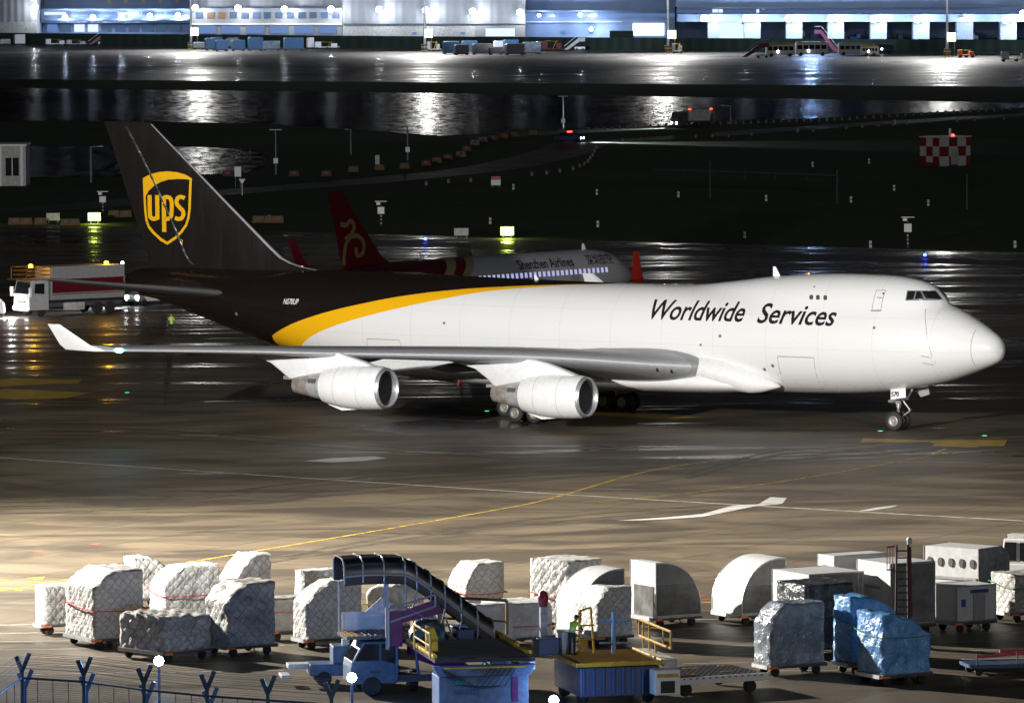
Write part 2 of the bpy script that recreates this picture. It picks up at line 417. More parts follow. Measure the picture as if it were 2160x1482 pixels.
for x in xs:
    zb, zt = body_z(x); ring = []
    for i in range(NS + 1):
        z = zb + (zt - zb) * (1 - math.cos(math.pi * i / NS)) / 2
        ring.append(J(x, body_w(x, z) if 0 < i < NS else 0, z))
    for i in range(NS - 1, 0, -1):
        z = zb + (zt - zb) * (1 - math.cos(math.pi * i / NS)) / 2
        ring.append(J(x, -body_w(x, z), z))
    rings.append(ring)
mb = MB().loft(rings)
# pixel -> airplane surface
JM = Matrix.Translation((JX, JY, 0)) @ Matrix.Rotation(-YAW, 4, 'Z')
JMI = JM.inverted()
bvh = BVHTree.FromPolygons([JM @ Vector(v) for v in mb.v], mb.f)
def hit(px, py):
    h = bvh.ray_cast(Vector((0, 0, CAMH)), ray(px, py).normalized())
    if h[0] is None: return None
    l = JMI @ h[0]; return (-l.x, -l.y, l.z)
def onpl(px, py, y):                    # the airplane's own plane at y metres to starboard
    o = JMI @ Vector((0, 0, CAMH)); d = JMI.to_3x3() @ ray(px, py)
    t = (-y - o.y) / d.y; p = o + d * t
    return (-p.x, p.z)
# livery
t = NT('cargo_jet_paint')
obj = t.n('TexCoord').outputs['Object']; sp = t.n('SeparateXYZ', Vector=obj)
def boundary(pts, x_end):
    hp = []
    for p in pts:
        h = hit(*p)
        if h: hp.append((h[0], h[2]))
    hp.sort()
    fc = t.n('FloatCurve'); cv = fc.mapping.curves[0]
    X0, X1, Z0, Z1 = 22.0, 62.0, 1.0, 10.0
    hp = [h for i, h in enumerate(hp) if i == 0 or h[0] - hp[i-1][0] > .12]
    hp = [(22.0, 9.6)] + hp + [(hp[-1][0] + .35, 1.2)]
    cv.points[0].location = (0, (hp[0][1]-Z0)/(Z1-Z0)); cv.points[1].location = (1, 0.0)
    for x, z in hp[1:]: cv.points.new((x - X0) / (X1 - X0), max(0, (z - Z0) / (Z1 - Z0)))
    for q in cv.points: q.handle_type = 'VECTOR' if q.location[0] > .9 else 'AUTO'
    fc.mapping.update()
    xn = t.math('DIVIDE', t.math('SUBTRACT', t.math('MULTIPLY', sp.outputs[0], -1.0), X0), X1 - X0)
    t.put(fc.inputs['Value'], xn); fc.inputs['Factor'].default_value = 1
    zc = t.math('ADD', t.math('MULTIPLY', fc.outputs[0], Z1 - Z0), Z0)
    return t.math('GREATER_THAN', sp.outputs[2], zc)
brown = boundary([(573,710),(580,703),(596,693),(620,681),(650,670),(700,655),(760,641),(850,624),(960,611),(1080,603.5),(1200,599.5),(1290,597.5)], 0)
yell = boundary([(636,731),(641,722),(650,714),(662,706),(700,689),(760,670),(840,650),(930,631),(1030,614),(1120,606),(1200,601),(1290,598)], 0)
n1 = t.noise(t.coords((.5,.5,2)), 1, 5, .6); n2 = t.noise(t.coords((3,3,.6)), 1, 5, .7)
white = t.mix(t.math('MULTIPLY', t.ramp(n2, .5, .8), t.ramp(sp.outputs[2], 3.6, 2.2)), (.76,.76,.76,1), (.46,.44,.41,1))
white = t.mix(t.math('MULTIPLY', t.ramp(n1, .45, .75), .10), white, (.6,.6,.6,1))
# faint frame joints of the skin
xx = t.math('MULTIPLY', sp.outputs[0], -1.0)
jn = t.math('LESS_THAN', t.math('FRACT', t.math('DIVIDE', xx, 3.9)), .007)
jz = t.math('LESS_THAN', t.math('ABSOLUTE', t.math('SUBTRACT', t.math('FRACT', t.math('DIVIDE', sp.outputs[2], 2.1)), .5)), .004)
jz = t.math('MULTIPLY', jz, t.math('LESS_THAN', sp.outputs[2], 8.2))
jj = t.math('MAXIMUM', jn, jz)
white = t.mix(t.math('MULTIPLY', jj, .38), white, (.35,.34,.33,1))
yc = t.mix(t.math('MULTIPLY', n1, .2), (.86,.46,.006,1), (.6,.3,.01,1))
bc = t.mix(t.math('MULTIPLY', n2, .5), (.0085,.0055,.0048,1), (.014,.010,.009,1))
col = t.mix(yell, white, yc); col = t.mix(brown, col, bc)
t.set(Base_Color=col, Roughness=t.ramp(n1, .3, .7, .2, .34), Coat_Weight=.6, Coat_Roughness=.05)
t.bump(t.math('ADD', t.math('MULTIPLY', n1, .5), t.math('MULTIPLY', jj, -.5)), .10, .06)
M_jet = t.mat
t = NT('brown_fin_paint')
n1 = t.noise(t.coords((1.3,1,.25)), 1, 5, .65, .5)
t.set(Base_Color=t.mix(n1, (.010,.008,.0075,1), (.017,.014,.0135,1)), Roughness=t.ramp(n1, .3, .7, .18, .34), Coat_Weight=.4, Coat_Roughness=.1); t.bump(n1, .30, .08)
M_fin = t.mat
M_ylogo = mat('yellow_emblem_paint', (.80,.43,.01), .3, var=.05, coat=.3)
M_txt = mat('black_lettering', (.012,.012,.014), .4, var=0)
M_wtxt = mat('white_lettering', (.75,.75,.75), .4, var=0)
M_wing = mat('grey_wing_paint', (.25,.255,.265), .38, .1, var=.12, coat=.15)
M_slat = mat('polished_metal', (.42,.43,.45), .42, .45, var=.06)
M_pol = mat('nacelle_lip_metal', (.6,.61,.63), .34, .75, var=.05)
M_eng = mat('nacelle_white_paint', (.80,.80,.80), .28, var=.04, coat=.3)
M_hot = mat('heat_stained_metal', (.42,.38,.34), .42, .5, var=.35, scale=2.2)
M_seam = mat('seam_grey', (.3,.3,.3), .5, var=0)
M_dk = mat('dark_recess', (.01,.01,.01), .6, var=0)
M_tyre = mat('tyre_rubber', (.02,.02,.021), .7)
M_hub = mat('wheel_hub_grey', (.38,.36,.32), .4, .5)
fus = mb.build('fuselage', M_jet, jet, smooth=50)
# ---- marks on the fuselage, laid on its curved side
def side(x, z, off=.012, s=1): return Vector(J(x, s * (body_w(x, z) + off), z))
def titles(body, px0, px1, name, size, m, shear, xs, space=1.0, offset=.012):
    a = hit(*px0); b = hit(*px1)
    dx = a[0] - b[0]; sl = (b[2] - a[2]) / dx
    f = lambda u, v: side(a[0] - u, a[2] + sl * u + v)
    text_mesh(body, size, f, name, m, fus, shear, offset, .3, xs=xs, space=space)
titles('Worldwide', (1363,672), (1575,678), 'lettering', 1.76, M_txt, .20, .885, 1.0, .026)
titles('Services', (1594,680), (1768,687), 'lettering', 1.76, M_txt, .20, .99, 1.0, .026)
titles('N570UP', (597,641), (633,642), 'registration_number', .52, M_wtxt, .15, .68, 1.0, .008)
def patch(name, pts, m, off=.015, both=True, parent=fus, thick=0):
    mbp = MB()
    # fan patch subdivided through bmesh so that it follows the curve
    for s in ((1, -1) if both else (1,)):
        bm = bmesh.new(); vs = [bm.verts.new((p[0], p[1], 0)) for p in pts]; bm.faces.new(vs)
        for ax in (0, 1):
            lo = min(p[ax] for p in pts); hi = max(p[ax] for p in pts); tt = lo + .3
            while tt < hi:
                pc = [0,0,0]; pc[ax] = tt; no = [0,0,0]; no[ax] = 1
                bmesh.ops.bisect_plane(bm, geom=bm.verts[:]+bm.edges[:]+bm.faces[:], plane_co=pc, plane_no=no); tt += .3
        bm.verts.index_update()
        mbp.add([side(v.co.x, v.co.y, off, s) for v in bm.verts], [[v.index for v in f.verts] for f in bm.faces])
        bm.free()
    return mbp.build(name, m, parent)
def outline(name, pts, w, m, off=.016, closed=True):
    mbp = MB()
    P = list(pts) + ([pts[0]] if closed else [])
    for s in (1, -1):
        for a, b in zip(P[:-1], P[1:]):
            n = max(1, int(math.hypot(b[0]-a[0], b[1]-a[1]) / .4))
            q = [(a[0]+(b[0]-a[0])*i/n, a[1]+(b[1]-a[1])*i/n) for i in range(n+1)]
            st = stroke(q, w); vs = []
            for u, v in st: vs += [side(u.x, u.y, off, s), side(v.x, v.y, off, s)]
            mbp.add(vs, [(2*i, 2*i+1, 2*i+3, 2*i+2) for i in range(len(st)-1)])
    return mbp.build(name, m, fus)
def hz(px, py):
    h = hit(px, py); return (h[0], h[2])
for cx, cz_ in ((1711.5,626.5),(1725.5,627),(1741,627.5)):
    pts = []
    for i in range(12):
        a = 2*math.pi*i/12; dx = 3.9*abs(math.cos(a))**.6*(1 if math.cos(a)>0 else -1); dy = 5.2*abs(math.sin(a))**.6*(1 if math.sin(a)>0 else -1)
        pts.append(hz(cx+dx-dy*.12*-1*0, cz_+dy))
    patch('cabin_window', pts, mat('cabin_window_glass', (.09,.07,.065), .2, var=0), .014)
dp = [hz(1849,612), hz(1868,612), hz(1858,654), hz(1839,654)]
dr = outline('upper_deck_door', dp, .04, M_seam)
outline('door_handle', [hz(1850,627), hz(1862,628)], .06, M_seam, .018, False)
outline('door_sill', [hz(1837,655), hz(1859,655)], .07, mat('sill_metal', (.4,.4,.38), .4, .5, var=0), .02, False)
patch('door_window', [hz(1862,617), hz(1866,617), hz(1866,620.5), hz(1862,620.5)], M_dk, .018)
M_stain = mat('stained_seam', (.42,.38,.31), .6, var=0)
outline('cargo_door', [hz(1640,752), hz(1717,754), hz(1722,790), hz(1737,820), hz(1660,818), hz(1646,785)], .035, M_seam)
outline('cargo_door_hinge', [hz(1641,751), hz(1715,754)], .07, M_stain, .018, False)
outline('cargo_door', [hz(774,715), hz(842,716.5), hz(848,733), hz(775,732)], .03, M_seam)
outline('cargo_door_hinge', [hz(774,714), hz(841,717)], .06, M_stain, .018, False)
for a, r in (((1478,727),.085),((1519,708.5),.11),((1613,779),.12),((1630,771),.12),((1844,691),.10),((1718,604.5),.06),((937,681),.10),((499,662),.12)):
    c0 = hz(*a); patch('static_port', [(c0[0]+r*math.cos(k), c0[1]+r*math.sin(k)) for k in [i*math.pi/4 for i in range(8)]], mat('port_grey', (.16,.16,.17), .4, var=0), .017)
outline('pitot_probe', [hz(1943,750), hz(1963,754)], .05, M_seam, .05, False)
outline('pitot_probe', [hz(1947,765), hz(1969,769)], .05, M_seam, .05, False)
_rz = body_z(1.5)
outline('radome_seam', [(1.5, _rz[0]+.06+(_rz[1]-_rz[0]-.12)*k/14) for k in range(15)], .03, M_seam, .012, False)
outline('nose_door_seam', [hz(1952,651), hz(1954,690), hz(1960,730), hz(1973,765), hz(1985,785), hz(1997,797)], .03, M_seam, .012, False)
# cockpit windows: traced on the surface, mirrored to port
def pane(name, pxs, m, off, parent):
    P = [hit(*p) for p in pxs]
    cx = sum(p[0] for p in pxs)/len(pxs); cy_ = sum(p[1] for p in pxs)/len(pxs)
    K = 6; grid = []
    mbp = MB()
    def quad(u, v):
        a, b, c, d = pxs; px = (a[0]*(1-u)+b[0]*u)*(1-v)+(d[0]*(1-u)+c[0]*u)*v; py = (a[1]*(1-u)+b[1]*u)*(1-v)+(d[1]*(1-u)+c[1]*u)*v
        h = hit(px, py); return h
    for s in (1, -1):
        vs = []
        for i in range(K+1):
            for j in range(K+1):
                h = quad(j/K, i/K)
                if h is None: return None
                n = Vector((-h[0]+9, -h[1]*2.2, (h[2]-7.5)*1.2)).normalized()
                vs.append((-h[0] + n.x*off, (-h[1] + n.y*off) * s, h[2] + n.z*off))
        mbp.add(vs, [(i*(K+1)+j, i*(K+1)+j+1, (i+1)*(K+1)+j+1, (i+1)*(K+1)+j) for i in range(K) for j in range(K)])
    return mbp.build(name, m, parent)
M_frame = mat('window_frame_grey', (.2,.2,.2), .4, var=0)
pane('cockpit_window_frame', [(1913,612.5),(1974,612.5),(1990,633),(1909.5,634)], M_frame, .012, fus)
for q in ([(1915,614),(1930.5,614.5),(1926,631),(1911.5,632.5)], [(1933,614.5),(1941,614.5),(1948,629.5),(1929.5,630.5)], [(1944.5,614.5),(1972,613.5),(1987,631.5),(1952,629)]):
    pane('cockpit_window', q, M_glassdk, .03, fus)
# crown antennas
def blade(x, h, ch, z=None, y=0, lean=.5, m=M_white, name='blade_antenna', dn=False):
    zt = body_z(x)[1] - .03 if z is None else z; s = -1 if dn else 1
    return MB().prism([(-x-ch, zt), (-x, zt), (-x-ch*lean*1.3, zt+s*h), (-x-ch*lean*2.0, zt+s*h)], y-.03, y+.03).build(name, m, fus)
blade(16.3, .62, .55); blade(53.6,.3,.3)
blade(34.8,.0001+.35,.35)
MB().lathe([(-.1,.09),(0,.08),(.07,.05),(.09,.0)], (-14.2,0,body_z(14.2)[1]), 'z', 10).build('beacon_light', glow('beacon_orange', (1,.35,.05), 3), fus, smooth=40)
# belly fairing
FA = [(15.9,2.0,2.72,.08,0),(16.6,2.8,2.68,.38,0),(18,3.35,2.66,.64,0),(20,3.68,2.74,.84,0),(22,3.85,2.78,.92,0),(27,4.1,2.74,.92,0),(34,4.1,2.72,.9,0),(40,3.9,2.80,.9,0),(44,3.3,2.9,.75,0),(47.5,2.2,3.0,.4,0),(49,1.0,3.2,.1,0)]
rings = []
for x, yw, zc, h, _ in FA:
    ring = []
    for i in range(40):
        a = 2*math.pi*i/40; ca, sa = math.cos(a), math.sin(a)
        ring.append(J(x, yw*math.copysign(abs(ca)**.75, ca), zc+.1 + h*math.copysign(abs(sa)**.9, sa)))
    rings.append(ring)
MB().loft(rings).build('wing_fairing', mat('fairing_white', (.76,.76,.76), .3, var=.04, coat=.4), jet, smooth=60)
for s in (1, -1):
    rings = []
    for x, yc, zc, ry, rz_ in ((21.4,2.75,3.80,.95,.62),(20.4,2.75,3.75,.98,.78),(19.2,2.68,3.50,.98,.92),(18.0,2.58,3.22,.93,.92),(17.0,2.48,3.0,.84,.80),(16.2,2.38,2.85,.66,.55),(15.5,2.25,2.75,.36,.25),(15.1,2.2,2.7,.1,.06)):
        rings.append([J(x, s*(yc+ry*math.cos(a)), zc+rz_*math.sin(a)) for a in [2*math.pi*k/24 for k in range(24)]])
    MB().loft(rings).build('wing_root_cone', mat('fairing_white', (.76,.76,.76), .3, var=.04, coat=.4), jet, smooth=70)
# ---- wings
LEZ = [(2.0,3.72),(3.7,3.84),(6.5,4.14),(8.9,4.45),(12.3,4.79),(16.8,5.05),(21.4,5.29),(25,5.53),(31.4,5.82)]
def le_x(y): return 20.6 + (y-4)*.942
CH = [(2.0,16.2),(3.7,14.9),(12.3,9.2),(31.4,4.0)]
def wing_pt(y, c, up):     # c: chord fraction
    x0 = le_x(y); ch = interp(CH, y); th = (.135 - .0018*y) * (1 if y > 5 else 1.15)
    t_ = 5*th*(.2969*math.sqrt(c)-.126*c-.3516*c*c+.2843*c**3-.1015*c**4)
    inc = R(2.0 - 4.0*y/31.4); z0 = smooth_interp(LEZ, y)
    cam_ = .012*math.sin(math.pi*c)
    zz = z0 + ch*(cam_ + (t_ if up else -t_)) - ch*c*math.sin(inc)
    return x0 + ch*c, zz
cs = [0,.004,.012,.025,.045,.07,.1,.14,.2,.28,.38,.5,.62,.75,.88,1.0]
ys = [3.3,3.7,4.05,4.4,5,6,7.5,9,10.5,12.3,14.5,17,19.5,22,24.5,27,29,30.6,31.4]
def wing_rings(s, c0, c1, grow=0.0, ys=ys):
    out = []
    for y in ys:
        k = [c for c in cs if c0 <= c <= c1]
        top = [wing_pt(y, c, True) for c in reversed(k)]; bot = [wing_pt(y, c, False) for c in k[1:]] if c0 == 0 else [wing_pt(y, c, False) for c in k]
        ring = [J(p[0]-grow, s*y, p[1]+grow) for p in top] + [J(p[0]-grow, s*y, p[1]-grow) for p in bot]
        out.append(ring)
    return out
for s in (1, -1):
    w = MB().loft(wing_rings(s, 0, 1)).build('wing', M_wing, jet, smooth=40)
    MB().loft(wing_rings(s, 0, .1, .012, [y for y in ys if y > 4])).build('slat', M_slat, w, smooth=40)
    # winglet
    rg = []
    for y, z, x0, ch, th in ((31.38,5.80,46.5,3.9,.30),(31.6,5.78,47.2,3.2,.22),(31.8,6.1,48.3,2.4,.16),(32.15,7.4,50.45,.95,.07)):
        ring = []
        for c, u in ((0,0),(.05,.6),(.3,1),(.7,.6),(1,0),(.7,-.6),(.3,-1),(.05,-.6)):
            ring.append(J(x0+ch*c, s*(y+u*th*.5), z-.05*u*(1 if y < 31.7 else 0)))
        rg.append(ring)
    MB().loft(rg).build('winglet', M_white, w, smooth=50)
    if s == 1:
        MB().lathe([(-.35,.05),(-.15,.15),(.1,.15),(.3,.03)], J(46.35,31.38,5.82), 'x', 10).build('navigation_light', glow('green_nav_glow', (.08,.75,1.0), 60), w, smooth=60)
    # landing light pair in the root leading edge
    for yy in (4.9, 5.6):
        p = wing_pt(yy, .012, False)
        MB().lathe([(-.05,.10),(.03,.16),(.06,.14)], J(p[0], s*yy, p[1]), 'x', 12, cap=True).build('landing_light', M_glassdk, w)
    # flap track fairings
    for yy, L, ln in ((8.2,.52,5.4),(15.6,.4,4.2),(18.4,.36,3.8),(24.4,.3,3.2)):
        xe = le_x(yy)+interp(CH, yy); zt = wing_pt(yy, .8, False)[1]
        rg = []
        for i in range(9):
            u = i/8; r = L*math.sin(math.pi*min(.98, max(.02,u)))**.7
            rg.append([J(xe-ln*.72+ln*u, s*(yy+r*.55*math.cos(a)), zt-.18-.28*u+r*.75*math.sin(a)) for a in [2*math.pi*k/12 for k in range(12)]])
        MB().loft(rg).build('flap_fairing', M_wing, w, smooth=60)
    # engines
    for ey, dx, dz, pyl in ((11.68,0,0,[(34.4,4.35),(33.2,4.15),(32.25,3.9),(31.3,3.3),(30.8,2.85),(30.1,2.72),(28.3,2.9),(25.2,3.3),(24.55,3.72),(25.6,4.08),(26.64,4.42),(27.6,4.62),(28.8,4.7),(30.3,4.6),(33,4.45)]),
                            (20.83,9.25,.86,[(43.4,5.0),(41.95,4.55),(41.1,4.0),(40.5,3.58),(39.8,3.5),(37.5,3.7),(34.5,4.1),(33.85,4.5),(34.7,4.82),(35.86,5.12),(36.7,5.38),(37.7,5.4),(39.5,5.2),(42,5.1)])):
        e = thing('engine', None, None, J(0,0,0)); e.parent = jet
        cx, cyy, cz = 0, -s*ey, 2.33 + dz
        X = lambda x: -(x + dx)
        c0 = (X(0), cyy, cz)
        cow = [(-23.98,1.315),(-24.3,1.375),(-25.0,1.42),(-26.0,1.44),(-27.0,1.38),(-27.9,1.23),(-28.45,1.09),(-28.4,1.03),(-27.6,1.0)]
        MB().lathe(cow, c0, 'x', 48).build('nacelle', M_eng, e, smooth=35)
        for xx_, rr in ((-25.35,1.434),(-27.15,1.365)):
            MB().lathe([(xx_-.010,rr-.001),(xx_,rr+.005),(xx_+.010,rr-.001)], c0, 'x', 48).build('cowl_seam', M_seam, e)
        MB().lathe([(-24.0,1.314),(-23.88,1.29),(-23.78,1.245),(-23.74,1.19),(-23.77,1.14),(-23.9,1.10),(-24.15,1.08)], c0, 'x', 48).build('nacelle_lip', M_pol, e, smooth=60)
        duct = MB().lathe([(-24.15,1.08),(-24.8,1.12),(-25.6,1.16)], c0, 'x', 48).build('intake_duct', mat('intake_grey', (.12,.12,.13), .4, .3), e, smooth=60)
        f = MB()
        for k in range(34):
            a = 2*math.pi*k/34; a2 = a+.12; 
            f.add([(c0[0]-25.0, c0[1]+.3*math.cos(a), cz+.3*math.sin(a)), (c0[0]-25.2, c0[1]+.3*math.cos(a2), cz+.3*math.sin(a2)),
                   (c0[0]-25.35, c0[1]+1.12*math.cos(a2+.12), cz+1.12*math.sin(a2+.12)), (c0[0]-25.1, c0[1]+1.12*math.cos(a+.05), cz+1.12*math.sin(a+.05))], [(0,1,2,3)])
        f.lathe([(-25.5,1.16),(-25.5,.0)], c0, 'x', 32)
        f.lathe([(-25.2,.34),(-24.9,.28),(-24.6,.14),(-24.5,.0)], c0, 'x', 20)
        f.build('fan', mat('fan_blade_grey', (.07,.07,.075), .35, .6), e, smooth=40)
        MB().lathe([(-28.0,.95),(-28.5,.93),(-29.2,.84),(-29.55,.78)], (c0[0], c0[1], cz+.02), 'x', 40).build('core_cowl', mat('core_cowl_metal', (.5,.5,.5), .4, .4, var=.2), e, smooth=50)
        MB().lathe([(-29.45,.76),(-29.6,.755),(-30.2,.66),(-30.85,.54),(-30.85,.50),(-30.2,.55),(-29.9,.4),(-29.9,0)], (c0[0], c0[1], cz+.02), 'x', 40).build('exhaust_nozzle', M_hot, e, smooth=50)
        MB().prism([(-24.2-dx,cz-1.36),(-26.2-dx,cz-1.43),(-27.2-dx,cz-1.52),(-28.3-dx,cz-1.16),(-27.0-dx,cz-1.3)], cyy-.18, cyy+.18).build('cowl_strake', M_eng, e)
        # pylon: thick at the wing, thin below
        rg = []
        for hw_, sh in ((.02,.0),(.20,.0),(.28,.0)): pass
        n = len(pyl); cxm = sum(p[0] for p in pyl)/n; czm = sum(p[1] for p in pyl)/n
        rings_ = []
        for u, sc in ((-1,.93),(-.8,.985),(-.3,1),(.3,1),(.8,.985),(1,.93)):
            rings_.append([J(cxm+(px_-cxm)*sc, s*ey+u*.33, czm+(pz-czm)*sc) for px_, pz in pyl])
        MB().loft(rings_).build('pylon', mat('pylon_white', (.74,.75,.77), .35, var=.06), e, smooth=50)
        MB().box(-(31.35+ (dx if dx else 0)) if not dx else -40.9, -30.6 if not dx else -40.1, cyy-.3, cyy+.3, (2.72 if not dx else 3.52), (2.95 if not dx else 3.75)).build('pylon_vent', M_hub, e, bevel=.03)
        MB().box(-(29.35+dx), -(28.75+dx), cyy-s*.86-.05, cyy-s*.86+.05, cz+.22, cz+.48).build('core_vent', M_dkgrey, e)
# ---- fin
FT = [(8.7,51.4,66.5,.50),(9.15,52.2,66.55,.50),(9.35,53.6,66.6,.50),(9.6,54.6,66.7,.49),(9.95,55.45,66.83,.48),(10.6,56.3,67.08,.46),(12,58.0,67.6,.42),(14,60.42,68.4,.36),(16,62.8,69.15,.30),(18,65.2,69.92,.24),(18.95,66.32,70.3,.20),(19.1,66.6,70.35,.12)]
def fin_half(x, z):
    x0 = interp(FT, z, 1); x1 = interp(FT, z, 2); th = interp(FT, z, 3)
    c = min(1, max(0, (x-x0)/(x1-x0)))
    return th*(1.9*math.sqrt(c)*(1-c)*(1+.25*c)+ .0) if c < .995 else .0
FC = [0,.01,.03,.07,.13,.2,.3,.4,.5,.6,.68,.72,.76,.85,.93,1]
rg = []
for z, x0, x1, th in FT:
    ring = [J(x0+(x1-x0)*c, max(.012, fin_half(x0+(x1-x0)*c, z)), z) for c in FC] + [J(x0+(x1-x0)*c, -max(.012, fin_half(x0+(x1-x0)*c, z)), z) for c in reversed(FC)]
    rg.append(ring)
fin = MB().loft(rg).build('tail_fin', M_fin, jet, smooth=40)
rg = []
for z, x0, x1, th in FT[1:-1]:
    k = [0,.004,.010,.018]
    rg.append([J(x0-.02+(x1-x0)*c, fin_half(x0+(x1-x0)*c, z)+.02, z) for c in k] + [J(x0-.02+(x1-x0)*c, -fin_half(x0+(x1-x0)*c, z)-.02, z) for c in reversed(k)])
MB().loft(rg).build('fin_leading_edge', mat('leading_edge_grey', (.45,.45,.47), .35, .4), fin, smooth=40)
def fin_map(px, py, off=.018):
    x, z = onpl(px, py, .35); return Vector(J(x, fin_half(x, z)+off, z))
def ZP(zx, zy): return (200 + zx/2.9636, 240 + zy/2.9636)
import bisect
def ring_logo(outer, inner, c):
    def at(loop, ang):
        best = None; d = Vector((math.cos(ang), math.sin(ang)))
        for i in range(len(loop)):
            a = Vector(loop[i])-Vector(c); b = Vector(loop[(i+1) % len(loop)])-Vector(c); e = b-a
            den = d.x*e.y-d.y*e.x
            if abs(den) < 1e-9: continue
            tt = (a.x*e.y-a.y*e.x)/den; uu = (a.x*d.y-a.y*d.x)/den
            if tt > 0 and -1e-6 <= uu <= 1+1e-6 and (best is None or tt > best): best = tt
        return Vector(c)+d*best
    angs = set(2*math.pi*i/96 for i in range(96))
    for p in outer+inner: angs.add(math.atan2(p[1]-c[1], p[0]-c[0]) % (2*math.pi))
    A = sorted(angs); return [at(outer, a) for a in A], [at(inner, a) for a in A]
o_, i_ = ring_logo([(291,403),(340,379),(395,365),(446,360),(510,366),(560,381),(600,405),(600,500),(598,590),(590,655),(575,700),(545,742),(500,785),(446,819),(400,795),(350,750),(320,715),(303,670),(296,600),(293,500)],
                   [(308,515),(328,483),(362,452),(405,427),(455,412),(515,408),(560,409),(586,413),(583,600),(577,648),(563,690),(535,730),(495,768),(446,800),(408,778),(362,738),(332,703),(318,665),(311,600)], (446,600))
em = MB(); vs = []
for a, b in zip(o_, i_): vs += [fin_map(*ZP(*a)), fin_map(*ZP(*((Vector(a)+Vector(b))/2))), fin_map(*ZP(*b))]
n = len(o_)
em.add(vs, [(3*i+k, 3*((i+1) % n)+k, 3*((i+1) % n)+k+1, 3*i+k+1) for i in range(n) for k in (0,1)])
def letter(pts, w, sp=True):
    P = [tuple(q) for q in (spline(pts, 5) if sp else [Vector(p) for p in pts])]
    P2 = []
    for a, b in zip(P[:-1], P[1:]):
        nn = max(1, int(math.hypot(a[0]-b[0], a[1]-b[1])/12))
        P2 += [(a[0]+(b[0]-a[0])*i/nn, a[1]+(b[1]-a[1])*i/nn) for i in range(nn)]
    P2.append(P[-1]); st = stroke(P2, w); vs = []
    for a, b in st: vs += [fin_map(*ZP(*a), .024), fin_map(*ZP(*b), .024)]
    em.add(vs, [(2*i, 2*i+1, 2*i+3, 2*i+2) for i in range(len(st)-1)])
letter([(334,509),(334,560),(334,615),(337,645),(352,656),(368,656),(384,650)], 27)
letter([(384,509),(384,661)], 27, False)
letter([(427,516),(427,739)], 27, False)
letter([(427,524),(446,521),(465,526),(476,548),(478,590),(474,635),(460,654),(440,657),(428,652)], 25)
letter([(560,528),(540,520),(520,524),(509,542),(512,566),(530,587),(548,606),(552,630),(542,651),(522,658),(498,651)], 25)
letter([(538,787),(545,792),(543,801),(535,802),(531,795),(538,787)], 4)
em.build('tail_emblem', M_ylogo, fin)
# glossy ridge added to show the fin's highlight streak; rudder seams
for s_ in (1, -1):
    rg = []; z = 9.35; k = 0
    while z < 18.95:
        x0 = interp(FT, z, 1); x1 = interp(FT, z, 2); cc = .705-.15*(z-9.3)/9.7; xh = x0+(x1-x0)*cc; hgt = .07+.03*math.sin(k*2.1)+.02*math.sin(k*5.3)
        rg.append([J(xh+o, s_*(fin_half(xh+o, z)+h*hgt-.01), z) for o, h in ((-.13,0),(-.09,.35),(-.05,.8),(-.01,1),(.05,.8),(.1,.35),(.15,0))])
        z += .16; k += 1
    MB().loft(rg, False, closed=False).build('fin_highlight_ridge', mat('glossy_highlight_ridge', (.10,.10,.105), .28, .6, var=.6, scale=3, bump=.5, coat=.3), fin, smooth=70)
rl = MB()
for a, b in (((212,300),(250,302)), ((268,676),(350,682))):
    p = [fin_map(*ZP(*a), .02), fin_map(*ZP(*b), .02)]; rl.path(p, .02, 4)
rl.build('rudder_seam', M_dk, fin)
# ---- tailplane
for s in (1, -1):
    rg = []
    for y, x0, x1, z, th in ((.9,57.9,66.9,7.45,.50),(1.9,58.35,67.0,7.55,.50),(2.5,58.9,67.05,7.62,.46),(6,62.2,67.7,8.1,.3),(10.6,66.2,68.4,8.72,.14),(11.08,66.9,68.45,8.78,.06)):
        ring = []
        for c in (1,.8,.5,.3,.15,.06,.02,0): ring.append(J(x0+(x1-x0)*c, s*y, z+th*(1.9*math.sqrt(c)*(1-c)+.0)-.0*c))
        for c in (.02,.06,.15,.3,.5,.8): ring.append(J(x0+(x1-x0)*c, s*y, z-th*(1.7*math.sqrt(c)*(1-c))))
        rg.append(ring)
    MB().loft(rg).build('tailplane', mat('tailplane_grey', (.16,.16,.165), .36, .3, coat=.3), jet, smooth=50)
rg = []
for x, w in ((60.0,.3),(61,.9),(63,1.25),(65,1.2),(66.8,.9)):
    rg.append([J(x, body_w(x,7.7)-.35+w*.5*math.cos(a), 7.7+w*.62*math.sin(a)) for a in [2*math.pi*k/16 for k in range(16)]])
MB().loft(rg).build('tailplane_fairing', M_fin, jet, smooth=60)
MB().lathe([(0,.0),(.05,.22),(.35,.28)], J(68.75,0,8.2), 'x', 16).build('tail_exhaust', M_pol, jet, smooth=50)
# ---- landing gear
def wheel(parent, x, y, r=.62, w=.40):
    wobj = MB().lathe([(-w/2,r*.55),(-w/2,r*.82),(-w*.42,r*.93),(-w*.25,r),(w*.25,r),(w*.42,r*.93),(w/2,r*.82),(w/2,r*.55)], (0,0,0), 'y', 36).build('wheel', M_tyre, parent, J(x, y, r), smooth=50)
    h = MB()
    for sg in (1,-1):
        h.lathe([(sg*w*.49,r*.57),(sg*w*.52,r*.50),(sg*w*.36,r*.46),(sg*w*.30,r*.28),(sg*w*.5,r*.22),(sg*w*.52,0)], (0,0,0), 'y', 24)
        for k in range(9):
            a = 2*math.pi*k/9; h.tube((r*.37*math.cos(a), sg*w*.28, r*.37*math.sin(a)), (r*.37*math.cos(a), sg*w*.42, r*.37*math.sin(a)), .035, .035, 6)
    h.build('wheel_hub', M_hub, wobj, smooth=50)
ng = thing('nose_gear', None, None, (0,0,0)); ng.parent = jet
